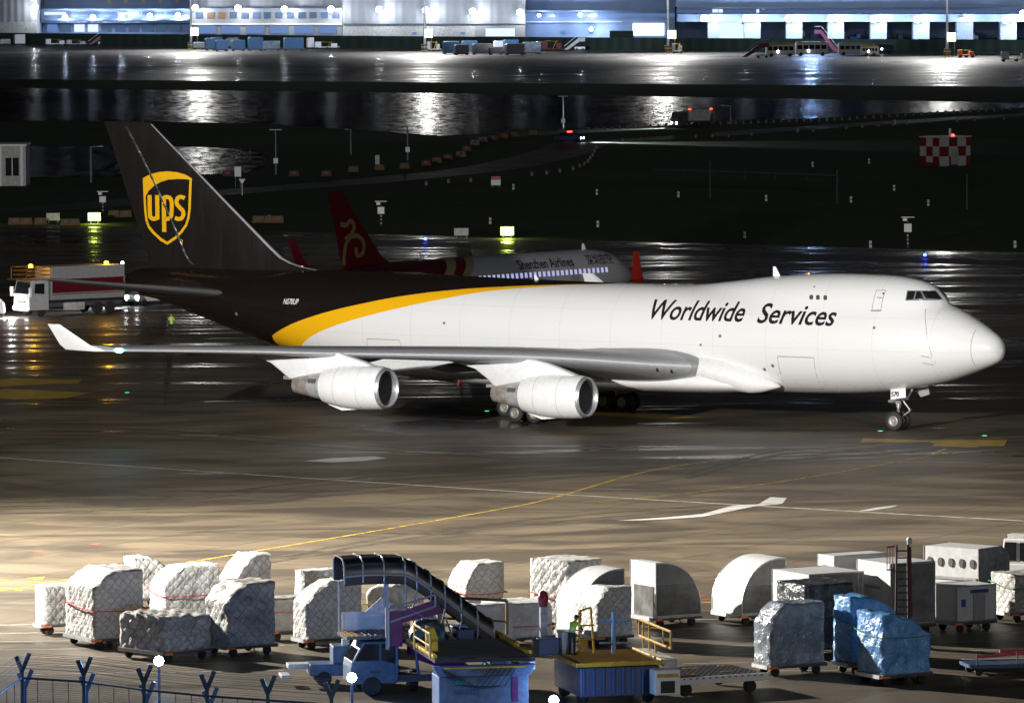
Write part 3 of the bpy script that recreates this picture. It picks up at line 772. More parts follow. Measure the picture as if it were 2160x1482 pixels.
wheel(ng, 7.67, .47); wheel(ng, 7.67, -.47)
g = MB()
g.tube(J(7.67,-.5,.62), J(7.67,.5,.62), .10).tube(J(7.67,0,.6), J(7.6,0,1.5), .10, .10, 12).tube(J(7.6,0,1.45), J(7.5,0,3.2), .17, .17, 14)
g.tube(J(7.6,-.24,1.75), J(7.6,.24,1.75), .09).tube(J(7.35,0,2.0), J(6.75,0,1.30), .055).tube(J(6.75,-.12,1.32), J(6.75,.12,1.32), .06).tube(J(6.75,0,1.30), J(7.45,0,.80), .055)
g.tube(J(8.1,.15,1.85), J(7.4,.15,1.95), .13).tube(J(8.25,.15,1.85), J(8.05,.15,1.85), .10).tube(J(8.0,-.2,1.75), J(7.5,-.2,2.1), .11).tube(J(7.5,.25,2.0), J(6.9,.25,2.15), .07).tube(J(7.0,0,2.0), J(6.4,0,3.0), .08)
g.tube(J(7.2,.22,2.05), J(7.05,.22,2.05), .16, .16, 12)
g.path([J(7.5,.14,2.2), J(7.35,.2,1.7), J(7.6,.16,1.2)], .025)
g.build('strut', M_galv, ng, smooth=40)
nd = MB().add([J(7.72,.84,2.75),J(6.64,.84,2.85),J(6.56,.95,2.19),J(7.66,.95,2.02),J(7.72,.80,2.75),J(6.64,.80,2.85),J(6.56,.91,2.19),J(7.66,.91,2.02)], [(0,1,2,3),(7,6,5,4),(0,4,5,1),(1,5,6,2),(2,6,7,3),(3,7,4,0)]).build('gear_door', M_white, ng)
text_mesh('570', .44, lambda u, v: Vector(J(7.62-u, .97, 2.23+v+u*.06)), 'door_number', M_txt, nd, 0, .004, 0, xs=.85)
MB().add([J(6.9,-.84,2.75),J(5.9,-.84,2.95),J(5.85,-.95,2.3),J(6.5,-.95,2.1),J(6.9,-.80,2.75),J(5.9,-.80,2.95),J(5.85,-.91,2.3),J(6.5,-.91,2.1)], [(0,1,2,3),(7,6,5,4),(0,4,5,1),(1,5,6,2),(2,6,7,3),(3,7,4,0)]).build('gear_door', M_grey, ng)
for x, y in ((32.1,5.5),(32.1,-5.5),(35.2,1.92),(35.2,-1.92)):
    mg = thing('main_gear', None, None, (0,0,0)); mg.parent = jet
    for a in (-.735,.735):
        for b in (-.56,.56): wheel(mg, x+a, y+b)
    g = MB().tube(J(x-.8,y,.62), J(x+.8,y,.62), .14)
    for a in (-.735,.735): g.tube(J(x+a,y-.6,.62), J(x+a,y+.6,.62), .09)
    g.tube(J(x,y,.62), J(x+.1,y*.97,1.6), .13, .13, 12).tube(J(x+.1,y*.97,1.5), J(x+.2,y*.92,3.2), .2, .2, 12).tube(J(x+1.2,y*.85,3.1), J(x+.1,y*.97,1.6), .08).tube(J(x,y*.6,3.0), J(x+.1,y*.96,1.8), .08)
    g.build('strut', M_galv, mg, smooth=40)
    if abs(y) > 3:
        yy = y + math.copysign(.75, y)
        MB().box(-(x+1.0), -(x-1.0), -yy-.03, -yy+.03, 1.9, 3.2).build('gear_door', M_white, mg, bevel=.04)
# red and white streamer hanging under the belly
MB().tube(J(38.2,4.6,2.5), J(38.3,4.6,1.95), .07, .05, 6).build('streamer', M_red, jet)
# ================================================================== the red and silver airliner behind
AX, AY, AYAW = 9.84049511, 513.76259, -0.84756243
liner = thing('passenger_airplane', 'silver and dark red twin engine passenger jet parked behind the big cargo jet', 'airplane', (AX, AY, 0), -AYAW)
LB = [(0,3.3,3.36,.03),(.15,3.02,3.75,.40),(.6,2.72,4.15,.85),(1.3,2.42,4.62,1.25),(2.2,2.18,5.15,1.55),(3.2,2.0,5.55,1.78),(4.6,1.88,5.8,1.93),(6.5,1.83,5.9,1.98),(24,1.83,5.9,1.98),(27,2.0,5.9,1.92),(30,2.6,5.85,1.68),(33,3.4,5.75,1.28),(35.5,4.2,5.6,.8),(37.1,4.8,5.4,.35),(37.5,5.0,5.25,.15)]
def lw(x, z):
    zb, zt, hw = (smooth_interp(LB, x, k) for k in (1,2,3)); q = 1-((z-(zb+zt)/2)/((zt-zb)/2))**2
    return hw*math.sqrt(q) if q > 0 else 0
def LJ(x, y, z): return (-x, -y, z)
lxs = [0,.05,.15,.35,.6,.9,1.3,1.7,2.2,2.7,3.2,3.8,4.6,5.5,6.5]+[7+.8*i for i in range(38)]+[37.5]
rg = []
for x in lxs:
    zb, zt = smooth_interp(LB, x, 1), smooth_interp(LB, x, 2)
    zs = [zb+(zt-zb)*(1-math.cos(math.pi*i/18))/2 for i in range(19)]
    rg.append([LJ(x, lw(x,z), z) for z in zs]+[LJ(x, -lw(x,z), z) for z in reversed(zs[1:-1])])
t = NT('airliner_paint'); sp = t.n('SeparateXYZ', Vector=t.n('TexCoord').outputs['Object'])
dg = t.math('ADD', t.math('MULTIPLY', sp.outputs[0], -1.0), t.math('MULTIPLY', sp.outputs[2], 1.25))   # slanted stripes
g1 = t.math('GREATER_THAN', dg, 27.6); g2 = t.math('GREATER_THAN', dg, 28.6); g3 = t.math('GREATER_THAN', dg, 29.8); g4 = t.math('GREATER_THAN', dg, 30.9)
silver, redc, gold = (.28,.28,.30,1), (.09,.005,.010,1), (.22,.17,.09,1)
col = t.mix(g1, silver, gold); col = t.mix(g2, col, redc); col = t.mix(g3, col, gold); col = t.mix(g4, col, (.05,.004,.008,1))
t.set(Base_Color=col, Roughness=.3, Coat_Weight=.3); M_liner = t.mat
lf = MB().loft(rg).build('fuselage', M_liner, liner, smooth=50)
M_lred = mat('dark_red_paint', (.075,.003,.008), .3, var=.08, coat=.3)
M_win = mat('lit_cabin_window', (.1,.1,.12), .3, var=0, emit=(.55,.58,1.0), es=.75)
x = 5.2; k = 0
while x < 27.6:
    if k not in (29,):
        MB().add([LJ(x, lw(x,zz)+.012, zz) for x, zz in ((x-.15,4.02),(x+.15,4.02),(x+.15,4.42),(x-.15,4.42))], [(0,1,2,3)]).build('cabin_window', M_win, lf)
    x += .56; k += 1
sd = lambda x, z, o=.015: Vector(LJ(x, lw(x, z)+o, z))
text_mesh('Shenzhen Airlines', 1.02, lambda u, v: sd(15.9-u, 4.72+v), 'lettering', M_txt, lf, 0, .022, .4, xs=.93)
text_mesh('深圳航空', .92, lambda u, v: sd(7.4-u*1.0, 4.74+v), 'lettering', M_txt, lf, 0, .012, .4, xs=.95)
for dx_ in (4.3, 17.9, 29.4):
    q = [(dx_-.35,3.0),(dx_+.35,3.0),(dx_+.35,4.75),(dx_-.35,4.75),(dx_-.35,3.0)]
    mbp = MB()
    for a, b in zip(q[:-1], q[1:]): mbp.tube(sd(*a), sd(*b), .02, .02, 4)
    mbp.build('door', M_seam, lf)
pw = MB().add([LJ(x,lw(x,z)+.02,z) for x, z in ((1.75,4.45),(3.0,4.5),(2.85,4.95),(2.15,4.95))], [(0,1,2,3)]).build('cockpit_window', M_glassdk, lf)
MB().add([LJ(x,-lw(x,z)-.02,z) for x, z in ((1.75,4.45),(3.0,4.5),(2.85,4.95),(2.15,4.95))], [(0,1,2,3)]).build('cockpit_window', M_glassdk, lf)
for xx_ in (5.6, 25.5): MB().prism([(-xx_-.45,5.85),(-xx_,5.85),(-xx_-.25,6.35),(-xx_-.45,6.35)], -.03, .03).build('blade_antenna', M_white, lf)
MB().lathe([(-.08,.16),(0,.14),(.12,0)], (-15.5,0,5.9), 'z', 10).build('beacon_light', M_dkgrey, lf)
LF = [(5.4,27.4,35.0,.25),(5.9,29.6,35.1,.24),(6.3,30.4,35.25,.22),(8.5,32.3,35.8,.17),(11.6,35.0,36.65,.1),(11.76,35.3,36.7,.05)]
def lfh(x, z):
    x0, x1, th = (interp(LF, z, k) for k in (1,2,3)); c = min(1, max(0, (x-x0)/(x1-x0))); return max(.01, th*1.9*math.sqrt(c)*(1-c))
rg = []
for z, x0, x1, th in LF:
    cc = [0,.03,.1,.25,.5,.75,1]; rg.append([LJ(x0+(x1-x0)*c, lfh(x0+(x1-x0)*c, z), z) for c in cc]+[LJ(x0+(x1-x0)*c, -lfh(x0+(x1-x0)*c, z), z) for c in reversed(cc)])
lfin = MB().loft(rg).build('tail_fin', M_lred, liner, smooth=50)
for pts in ([(35.3,9.15),(34.7,9.0),(34.2,9.35),(33.8,8.9),(34.1,8.3),(34.8,7.9)], [(34.9,5.9),(34.8,7.2),(34.3,8.0),(33.4,8.1),(32.7,7.5),(32.9,6.7),(33.5,6.6),(33.6,7.2)]):
    st = stroke([tuple(p) for p in spline(pts, 5)], .36); mbp = MB(); vs = []
    for a, b in st: vs += [LJ(a.x, lfh(a.x,a.y)+.03, a.y), LJ(b.x, lfh(b.x,b.y)+.03, b.y)]
    mbp.add(vs, [(2*i,2*i+1,2*i+3,2*i+2) for i in range(len(st)-1)]).build('tail_emblem', mat('gold_emblem_paint', (.16,.12,.05), .4), lfin)
for s in (1,-1):
    rg = []
    for y, x0, ch, z, th in ((1.2,12.4,7.2,2.6,.42),(6.4,14.6,4.0,3.1,.25),(17.6,19.0,1.6,4.1,.09)):
        rg.append([LJ(x0+ch*c, s*y, z+u*th) for c, u in ((0,0),(.05,.6),(.3,1),(.7,.5),(1,0),(.7,-.3),(.3,-.6),(.05,-.4))])
    lwg = MB().loft(rg).build('wing', M_wing, liner, smooth=50)
    MB().loft([[LJ(x0+ch*c, s*(y+u), z) for c, u in ((0,0),(.3,.06),(1,0),(.3,-.06))] for y, x0, ch, z in ((17.6,19.1,1.6,4.1),(18.2,19.8,1.4,4.7),(18.7,20.9,.65,6.9))]).build('winglet', mat('bright_red_paint', (.30,.015,.012), .4) if s == 1 else M_lred, lwg)  # port winglet in darker red, standing in for an unlit side
    MB().lathe([(-10.3,.95),(-10.6,1.08),(-11.6,1.14),(-13.2,1.0),(-13.7,.8),(-13.7,.5),(-12,.4)], (0,-s*5.75,1.75), 'x', 28).build('engine', M_liner, liner, smooth=50)
    MB().prism([(-11.2,2.7),(-14.8,2.8),(-14.6,3.1),(-12.5,3.0)], -s*5.75-.15, -s*5.75+.15).build('pylon', M_wing, liner)
    MB().loft([[LJ(x0+ch*c, s*y, z+u*.12) for c, u in ((0,0),(.3,1),(1,0),(.3,-1))] for y, x0, ch, z in ((.5,32.4,3.4,4.9),(6.2,35.6,1.5,5.4))]).build('tailplane', M_wing, liner, smooth=50)
    ml = thing('main_gear', None, None, (0,0,0)); ml.parent = liner
    for b in (-.46,.46): MB().lathe([(-.2,.35),(-.2,.5),(-.1,.58),(.1,.58),(.2,.5),(.2,.35)], LJ(17.6,s*3.8+b,.58), 'y', 24, cap=True).build('wheel', M_tyre, ml)
    MB().tube(LJ(17.6,s*3.8,.58), LJ(17.6,s*3.7,2.7), .12).build('strut', M_galv, ml)
ml = thing('nose_gear', None, None, (0,0,0)); ml.parent = liner
for b in (-.25,.25): MB().lathe([(-.12,.2),(-.12,.34),(0,.38),(.12,.34),(.12,.2)], LJ(5.0,b,.38), 'y', 24, cap=True).build('wheel', M_tyre, ml)
MB().tube(LJ(5,0,.38), LJ(5,0,2.2), .09).build('strut', M_galv, ml)
# ================================================================== cargo row in the foreground
def cargo_mat(name, lo, hi, rough=.55, net=.0, plastic=False, scale=2.2):
    t = NT(name); v = t.coords()
    nz = t.noise(v, scale, 6, .65, .6); n2 = t.noise(v, scale*4, 5, .7)
    f = t.math('ADD', t.math('MULTIPLY', nz, .65), t.math('MULTIPLY', n2, .35))
    sp = t.n('SeparateXYZ', Vector=v)
    sxy = t.math('ADD', sp.outputs[0], sp.outputs[1])
    cv = t.n('CombineXYZ', X=t.math('MULTIPLY', sxy, 1.55), Y=0.0, Z=t.math('MULTIPLY', sp.outputs[2], 2.3))
    cell = t.n('TexWhiteNoise', Vector=t.n('VectorMath', _operation='FLOOR', i0=cv.outputs[0]).outputs[0]).outputs[0]
    colr = t.mix(t.ramp(f, .35, .65), c4(lo), c4(hi))
    colr = t.mix(t.math('MULTIPLY', cell, .35), colr, c4(tuple(x*.45 for x in lo)))
    t.set(Roughness=t.ramp(n2, .3, .7, rough*.6, min(1, rough*1.3)))
    if net:
        wob = t.math('MULTIPLY', t.math('SUBTRACT', nz, .5), .5)
        def cord(sg):
            q = t.math('ADD', t.math('ADD', sxy, t.math('MULTIPLY', sp.outputs[2], sg)), wob)
            return t.math('ABSOLUTE', t.math('SUBTRACT', t.math('FRACT', t.math('MULTIPLY', q, net)), .5))
        dome_ = t.math('MINIMUM', cord(1.0), cord(-1.0))
        colr = t.mix(t.ramp(dome_, .02, .10, .55, 0), colr, c4(tuple(x*.35 for x in lo)))
        t.set(Base_Color=colr)
        t.bump(t.math('ADD', t.math('MULTIPLY', t.math('POWER', dome_, .5), 1.3), t.math('MULTIPLY', f, .8)), .8, .05)
        return t.mat
    t.set(Base_Color=colr)
    if plastic:
        vo = t.n('TexVoronoi', Vector=v, Scale=5.5); vo.feature = 'DISTANCE_TO_EDGE'
        t.bump(t.math('ADD', t.math('MULTIPLY', n2, .8), t.math('MULTIPLY', vo.outputs[0], 1.2)), .6, .06)
    else: t.bump(f, .5, .06)
    return t.mat
M_wrap = cargo_mat('white_plastic_wrap', (.5,.5,.5), (.78,.78,.77), .5)
M_netw = cargo_mat('white_netted_wrap', (.46,.45,.44), (.76,.76,.74), .6, net=2.4)
M_netd = cargo_mat('grey_netted_wrap', (.30,.29,.27), (.66,.64,.61), .6, net=2.1, scale=1.6)
M_wrapd = cargo_mat('greyish_wrap_over_boxes', (.24,.23,.22), (.62,.60,.57), .5, scale=1.6)
M_bluew = cargo_mat('blue_plastic_wrap', (.05,.25,.64), (.27,.54,.92), .25, plastic=True)
M_silver = cargo_mat('clear_wrap_over_cargo', (.12,.15,.20), (.38,.43,.50), .2, plastic=True, scale=1.2)
M_darkw = cargo_mat('dark_plastic_wrap', (.03,.035,.045), (.10,.11,.13), .2, plastic=True)
M_net = mat('net_cord', (.24,.23,.21), .8, var=.2)
M_board = mat('container_panel', (.60,.61,.62), .38, .15, var=.08)
M_cboard = mat('container_frame', (.42,.43,.44), .35, .6)
M_greyc = mat('grey_curtain', (.18,.18,.185), .5, var=.35, scale=1.5, bump=.4)
M_strap = mat('red_strap', (.5,.04,.03), .6, var=0)
M_gstrap = mat('green_strap', (.02,.2,.12), .6, var=0)
def load_profile(w, h, cl=(0,0), cr=(0,0), n=1, jag=0):
    # front outline, counter-clockwise from bottom left, with stepped or sloped shoulders
    P = [(0,0),(w,0)]
    if cr[0]: P += [(w, h-cr[1]), (w-cr[0]*.45, h-cr[1]*.40), (w-cr[0], h)]
    else: P += [(w, h)]
    if cl[0]: P += [(cl[0], h), (cl[0]*.5, h-cl[1]*.38), (0, h-cl[1])]
    else: P += [(0, h)]
    return P
def resample(P, step):
    out = []
    for i in range(len(P)):
        a = Vector(P[i]); b = Vector(P[(i+1) % len(P)]); n = max(1, round((b-a).length/step))
        for k in range(n): out.append(a+(b-a)*k/n)
    return out
def soft_load(P, w, d, h, net, seed, amp=.06, step=.11):
    rnd = random.Random(seed)
    from mathutils import noise as mn
    ring = resample(P, step); ny = max(4, round(d/step))
    cx, cz = w/2, h/2
    rows = []
    def disp(x, y, z, nx, nyy, nz):
        o = mn.noise(Vector((x*1.1+seed*7.3, y*1.1, z*1.1)))*amp*.7 + mn.noise(Vector((x*3.1, y*3.1+seed*3.1, z*3.1)))*amp*.75
        if net:
            a = (x if abs(nyy) > .5 else y); b = z if abs(nz) < .7 else x
            u = (a+b)*3.3; v = (a-b)*3.3
            o += net*(abs(math.sin(u*1.25))**.5*abs(math.sin(v*1.25))**.5 - .5)
        return o
    vs = []; fs = []
    nr = len(ring)
    nrm = []
    for i in range(nr):
        t_ = (ring[(i+1) % nr]-ring[i-1]).normalized(); nrm.append(Vector((t_.y, -t_.x)))
    for j in range(ny+1):
        y = d*j/ny; e = min(j, ny-j); sh = .07 if e == 0 else (.02 if e == 1 else 0)
        for i in range(nr):
            p = ring[i]; n_ = nrm[i]; q = disp(p.x, y, p.y, n_.x, 0, n_.y)
            vs.append((p.x+n_.x*(q-sh), y, p.y+n_.y*(q-sh) if p.y > .01 else 0))
    for j in range(ny):
        for i in range(nr):
            k = (i+1) % nr; fs.append((j*nr+i, j*nr+k, (j+1)*nr+k, (j+1)*nr+i))
    # end faces: grid clipped to the outline by scaling toward the centre in shells
    for side_ in (0, 1):
        y = 0 if side_ == 0 else d; sg = -1 if side_ == 0 else 1
        base = list(range(0, nr)) if side_ == 0 else list(range(ny*nr, ny*nr+nr))
        prev = base; K = max(5, round(min(w, h)/2/step))
        for s_ in range(1, K):
            f_ = 1-s_/K; cur = []
            for i in range(nr):
                p = ring[i]; x = cx+(p.x-cx)*f_; z = cz+(p.y-cz)*f_
                cur.append(len(vs)); vs.append((x, y+sg*disp(x, y, z, 0, 1, 0), z))
            for i in range(nr):
                k = (i+1) % nr; fs.append((prev[i], prev[k], cur[k], cur[i]))
            prev = cur
        c = len(vs); vs.append((cx, y, cz))
        for i in range(nr): fs.append((prev[i], prev[(i+1) % nr], c))
    return MB().add(vs, fs)
def net_cords(P, w, d, h, gap=.36):
    mb = MB(); r = .013
    def inside(x, z): 
        c = False; n = len(P); j = n-1
        for i in range(n):
            if (P[i][1] > z) != (P[j][1] > z) and x < (P[j][0]-P[i][0])*(z-P[i][1])/(P[j][1]-P[i][1])+P[i][0]: c = not c
            j = i
        return c
    for y in (-.045,):
        for sg in (1,-1):
            k = -h-w
            while k < w+h:
                pts = []
                N = 30
                for i in range(N+1):
                    z = h*i/N; x = k+sg*z+(0 if sg > 0 else h)
                    if inside(x, z): pts.append((x, y, z))
                for a, b in zip(pts[:-1:3], pts[3::3]): mb.tube(a, b, r, r, 3)
                k += gap
    for y in [d*i/max(1, round(d/gap)) for i in range(1, max(2, round(d/gap)))]: # over the left face
        mb.tube((-.045, y, 0), (-.045, y, h*.68), r, r, 3)
    z = .3
    while z < h*.7:
        mb.tube((-.045, 0, z), (-.045, d, z), r, r, 3); z += gap
    return mb
def dolly(cx, w, d, label, rz, loc, group='cargo dollies under the pallets', colour=None):
    t = thing('cargo_dolly', label, 'dolly', loc, rz, group)
    MB().box(-.06,w+.06,-.06,d+.06,.36,.47).build('deck', M_dkgrey, t, bevel=.02)
    MB().box(-.14,-.06,.1,d-.1,.34,.50).build('side_rail', M_galv, t)
    MB().box(w+.06,w+.14,.1,d-.1,.34,.50).build('side_rail', M_galv, t)
    for a in (.35, w-.35):
        for b in (.25, d-.25):
            MB().lathe([(-.07,.06),(-.08,.16),(-.05,.2),(.05,.2),(.08,.16),(.07,.06)], (a,b,.2), 'y', 14, cap=True).build('wheel', M_black, t)
    MB().box(-.15,.3,-.09,-.065,.37,.46).build('reflector_board', M_orange, t)
    MB().tube((w/2,-.06,.4),(w/2-.1,-.5,.22),.03).build('tow_bar', M_dkgrey, t)
    return t
LOADS = []
def place(px, py, w, d, h, rz, style, label, dl, cl=(0,0), cr=(0,0), net=.035, seed=1, strap=None, m=None, cat='cargo pallet', cords=False, name='cargo_pallet', group='wrapped cargo pallets on dollies', amp=.06):
    p = G(px, py, .5)
    t = thing(name, label, cat, (p.x, p.y, .48), R(rz), group)
    P = load_profile(w, h, cl, cr)
    MB().box(-.04,w+.04,-.04,d+.04,-.005,.035).build('base_sheet', M_steel, t)
    mm = m or M_wrap
    if net > .03: mm = {id(M_wrap): M_netw, id(M_wrapd): M_netd}.get(id(mm), mm)
    o = soft_load(P, w, d, h, net*.35, seed, amp).build('wrapped_load', mm, t, loc=(0,0,.04), smooth=60)
    if strap:
        z = strap[1]*h; ms = strap[0]; xl = 0
        sb = MB()
        pts = [(-.09, d, z+.25), (-.09, d*.5, z+.05), (-.09, -.09, z), (w*.5, -.10, z-.05), (w+.09, -.09, z), (w+.09, d, z+.2)]
        for a, b in zip(pts[:-1], pts[1:]): sb.tube(a, b, .028, .028, 4)
        sb.build('strap', ms, t)
    if dl: dolly(0, w, d, dl, R(rz), (p.x, p.y, 0))
    LOADS.append(t); return t
Z30 = 30
place(265+19,1262,1.7,1.2,1.95,30,0,'small torn white pallet load farthest back in the left group','low dolly under the small load at the back left', cr=(.9,.5), seed=3, m=M_wrapd)
place(95,1317,2.2,1.1,1.75,30,0,'short white bundle at the far left end of the row','low dolly at the far left end of the row', seed=4, m=M_wrapd)
place(347,1300,2.9,1.6,2.25,30,0,'white wrapped load with red strap behind the low netted pallet','dolly hidden behind the low netted pallet', cl=(1.0,.8), seed=5, strap=(M_strap,.42), m=M_wrap)
place(200,1347,2.5,3.1,3.0,30,0,'big tall white load with rounded left shoulder and thin red strap','dolly with orange board under the biggest left load', cl=(1.15,.75), seed=6, strap=(M_strap,.42), cords=True)
place(500,1305,1.85,1.9,2.9,30,0,'tall narrow netted load rising behind the torn front pallet','dolly behind the torn front pallet', cl=(1.0,1.1), seed=8, net=.05, cords=True)
place(351,1375,2.62,3.2,1.5,44,0,'low netted pallet covered in soft quilted grey bundles, in front of the left group','dolly under the low quilted pallet', seed=9, net=.32, amp=.09, m=M_wrapd)
place(574,1330,2.2,1.2,1.45,28,0,'short grey load with red strap between two tall netted loads','dolly between two tall netted loads', seed=10, strap=(M_strap,.6), m=M_wrapd, net=0)
place(640,1290,2.9,1.0,1.9,28,0,'square white load behind the netted load beside the stair truck','dolly behind the load beside the stair truck', seed=11)
place(482,1363,2.4,2.3,2.75,30,0,'torn white netted load with ragged middle in the front row','dolly with red board under the torn load', cl=(.9,.8), seed=12, net=.055, amp=.09, cords=True, m=M_wrapd)
place(648,1348,2.85,1.4,2.55,30,0,'tall diamond netted load left of the black stair canopy','dolly left of the black stair canopy', cl=(1.25,.95), seed=13, net=.06, cords=True)
place(772,1312,2.2,1.6,1.75,-28,0,'bright white sacks with yellow straps seen under the stair canopy','dolly under the bright white sacks', cl=(.5,.4), cr=(.7,.6), seed=14, strap=(M_yellow,.5), net=0, amp=.10)
place(984,1285,2.06,1.9,2.1,30,0,'white load with slanted red strap behind the end of the canopy','dolly behind the end of the canopy', cl=(.7,.95), seed=15, strap=(M_strap,.35), cords=True)
place(1005,1352,1.9,.9,1.6,28,0,'plain grey wrapped block left of the low striped top load','dolly left of the low striped top load', seed=16, net=0)
place(1072,1345,2.35,2.5,1.5,30,0,'low wide white load behind the brown gate of the loader','dolly behind the brown gate of the loader', seed=17, cr=(.3,.2), strap=(M_strap,.35), net=.03)
place(1203,1308,2.2,2.6,2.7,46,0,'large bright white quilted load beside the domed container','dolly beside the domed container', seed=18, strap=(M_strap,.35), net=.05)
place(1262,1342,1.8,2.2,2.15,30,0,'netted load in front of the domed white container','dolly in front of the domed white container', cl=(.55,.75), seed=19, net=.06, cords=True)
place(2138,1292,2.4,1.9,1.75,30,0,'netted white box load at the far right edge','dolly at the far right edge', seed=20, net=.05, cords=True, m=M_wrapd, strap=(M_gstrap,.65))
place(1700,1366,2.5,2.6,2.75,28,0,'dark wrapped load wedged between the silver and blue loads','dolly between the silver and blue loads', seed=21, m=M_darkw, net=0)
place(1626,1404,2.75,1.5,2.6,28,0,'shiny clear wrapped load with sloped left shoulder in the front right row','dolly under the shiny clear wrapped load', cl=(.7,.75), seed=22, m=M_silver, net=0, amp=.07)
place(1797,1400,2.2,1.6,2.85,28,0,'blue plastic wrapped load standing behind the larger blue one','dolly under the rear blue load', cr=(1.2,.7), seed=23, m=M_bluew, net=0, strap=(M_gstrap,.62), amp=.10)
place(1863,1424,2.45,2.1,2.6,30,0,'frontmost blue plastic wrapped load with green strap and sloping right side','dolly under the frontmost blue load', cr=(1.9,.95), seed=24, m=M_bluew, net=0, strap=(M_gstrap,.62), amp=.10)
# ---- rigid containers
def container(px, py, w, d, h, rz, prof, label, dl, front=M_board, extra=None, group='rigid air cargo containers', split=None):
    p = G(px, py, .5)
    t = thing('cargo_container', label, 'container', (p.x, p.y, .48), R(rz), group)
    MB().box(-.03,w+.03,-.03,d+.03,-.01,.05).build('base_sheet', M_steel, t)
    body = MB().prism([(a, b+.05) for a, b in prof], .02, d-.02).build('shell', M_board, t, smooth=30)
    fr = MB(); P = [(a, b+.05) for a, b in prof]
    for a, b in zip(P, P[1:]+P[:1]):
        if math.hypot(a[0]-b[0], a[1]-b[1]) > .01:
            for y in (0, d): fr.tube((a[0], y, a[1]), (b[0], y, b[1]), .03, .03, 4)
    for a in (P[0], P[1]): fr.tube((a[0], 0, a[1]), (a[0], d, a[1]), .03, .03, 4)
    fr.build('frame', M_cboard, t)
    ins = [(w/2+(a-w/2)*.95, h/2+(b-h/2)*.95+.05) for a, b in prof]
    if front is not M_board:
        if split:
            lo = []; 
            zc = split*h
            up_ = [(a, max(b, zc+.02)) for a, b in ins]; lw_ = [(a, min(b, zc)) for a, b in ins]
            MB().prism(up_, -.03, .0).build('curtain', M_greyc, t); MB().prism(lw_, -.035, .0).build('wrapped_opening', front, t)
        else: MB().prism(ins, -.03, .0).build('curtain', front, t)
    if extra: extra(t, w, d, h)
    if dl: dolly(0, w, d, dl, R(rz), (p.x, p.y, 0))
    return t
def dome(w, h, r, left=True, n=12):
    q = [(0,0),(w,0),(w,h)] if left else [(0,0),(w,0)]
    if left:
        for i in range(n+1):
            a = math.pi/2+math.pi/2*i/n; q.append((r+r*math.cos(a), h-r*1.02+r*1.02*math.sin(a)))
    else:
        for i in range(n+1):
            a = math.pi/2*i/n; q.append((w-r+r*math.cos(a), h-r*1.02+r*1.02*math.sin(a)))
        q.append((0,h))
    return q
container(1222,1335,2.35,2.1,2.75,30, dome(2.35,2.75,2.1), 'domed white container behind a netted load and the worker', 'dolly under the leftmost domed container', M_greyc)
M_dwrap = mat('grey_stretch_wrap', (.10,.10,.10), .35, var=.5, scale=1.6, bump=.5)
def flap(t, w, d, h): MB().prism([(.02,0),(.02,h*.58),(-.03,h*.58),(-.03,0)], d*.08, d*.86).build('open_side', M_dwrap, t)
container(1384,1303,2.4,2.25,2.5,30, dome(2.4,2.5,2.05,False), 'container with a curved right side and dark wrapped opening', 'dolly under the container curved on the right', M_dwrap, flap, split=.62)
container(1565,1297,2.4,2.6,2.5,30, dome(2.4,2.5,2.1), 'smooth white container curved like a quarter barrel, in the right half', 'dolly under the quarter barrel container', M_dwrap, split=.55)
def louver(t, w, d, h):
    MB().box(.08,.18,-.04,-.01,.1,h-.1).box(w-.35,w-.3,-.04,-.01,.1,h-.1).build('door_post', M_cboard, t)
    mbp = MB()
    for i in range(4): mbp.box(.4,1.4,-.05,-.02,h*.35+i*.22,h*.35+i*.22+.06)
    mbp.box(.5,.56,-.05,-.02,h*.3,h*.85).box(1.2,1.26,-.05,-.02,h*.3,h*.85).build('door_lattice', M_navy, t)
container(1707,1322,2.95,3.1,2.35,30, [(0,0),(2.95,0),(2.95,2.35),(0,2.35)], 'long flat topped white container behind the silver wrapped load', 'dolly under the long flat topped container', M_greyc, louver)
container(1760,1292,2.9,1.4,2.6,30, [(0,0),(2.9,0),(2.9,2.6),(0,2.6)], 'white container roof showing behind the long flat topped one', None)
def cmark(t, w, d, h):
    e = MB().prism([(.00,-.17),(.13,-.06),(.14,.12),(.0,.17),(-.14,.12),(-.13,-.06)], -.012, .0, 'yz').build('shield_mark', M_ylogo, t); e.location = (-.035, d*.72, h*.40); e.rotation_euler = (0,0,0)
    MB().box(-.03,-.02,d*.3,d*.9,h*.58,h*.63).build('lettering_band', M_grey, t)
    mbp = MB()
    for i in range(7): mbp.box(.2+i*.3,.24+i*.3,-.02,.0,.1,h-.05)
    mbp.build('front_ribs', M_cboard, t)
container(1879,1320,2.4,2.75,2.8,30, [(0,0),(2.4,0),(2.4,2.8),(0,2.8)], 'tall pale container with a small yellow shield mark behind the ladder', 'dolly under the tall pale container', M_greyc, cmark)
def ovals(t, w, d, h):
    for i in range(5):
        c = d-.35-i*(d-.7)/4
        P = [(c+.14*math.cos(a), h*.68+.22*math.sin(a)) for a in [2*math.pi*k/10 for k in range(10)]]
        MB().prism(P, -.05, -.02, 'yz').build('oval_vent', M_dkgrey, t)
    MB().box(-.06,-.02,.1,d-.1,h*.30,h*.36).build('lashing_rail', M_grey, t)
container(2064,1252,2.5,3.2,2.1,50, [(0,0),(2.5,0),(2.5,1.6),(1.9,2.1),(0,2.1)], 'white case with a row of dark ovals, back right beside the tractor', 'dolly under the case with dark ovals', M_silver, ovals)
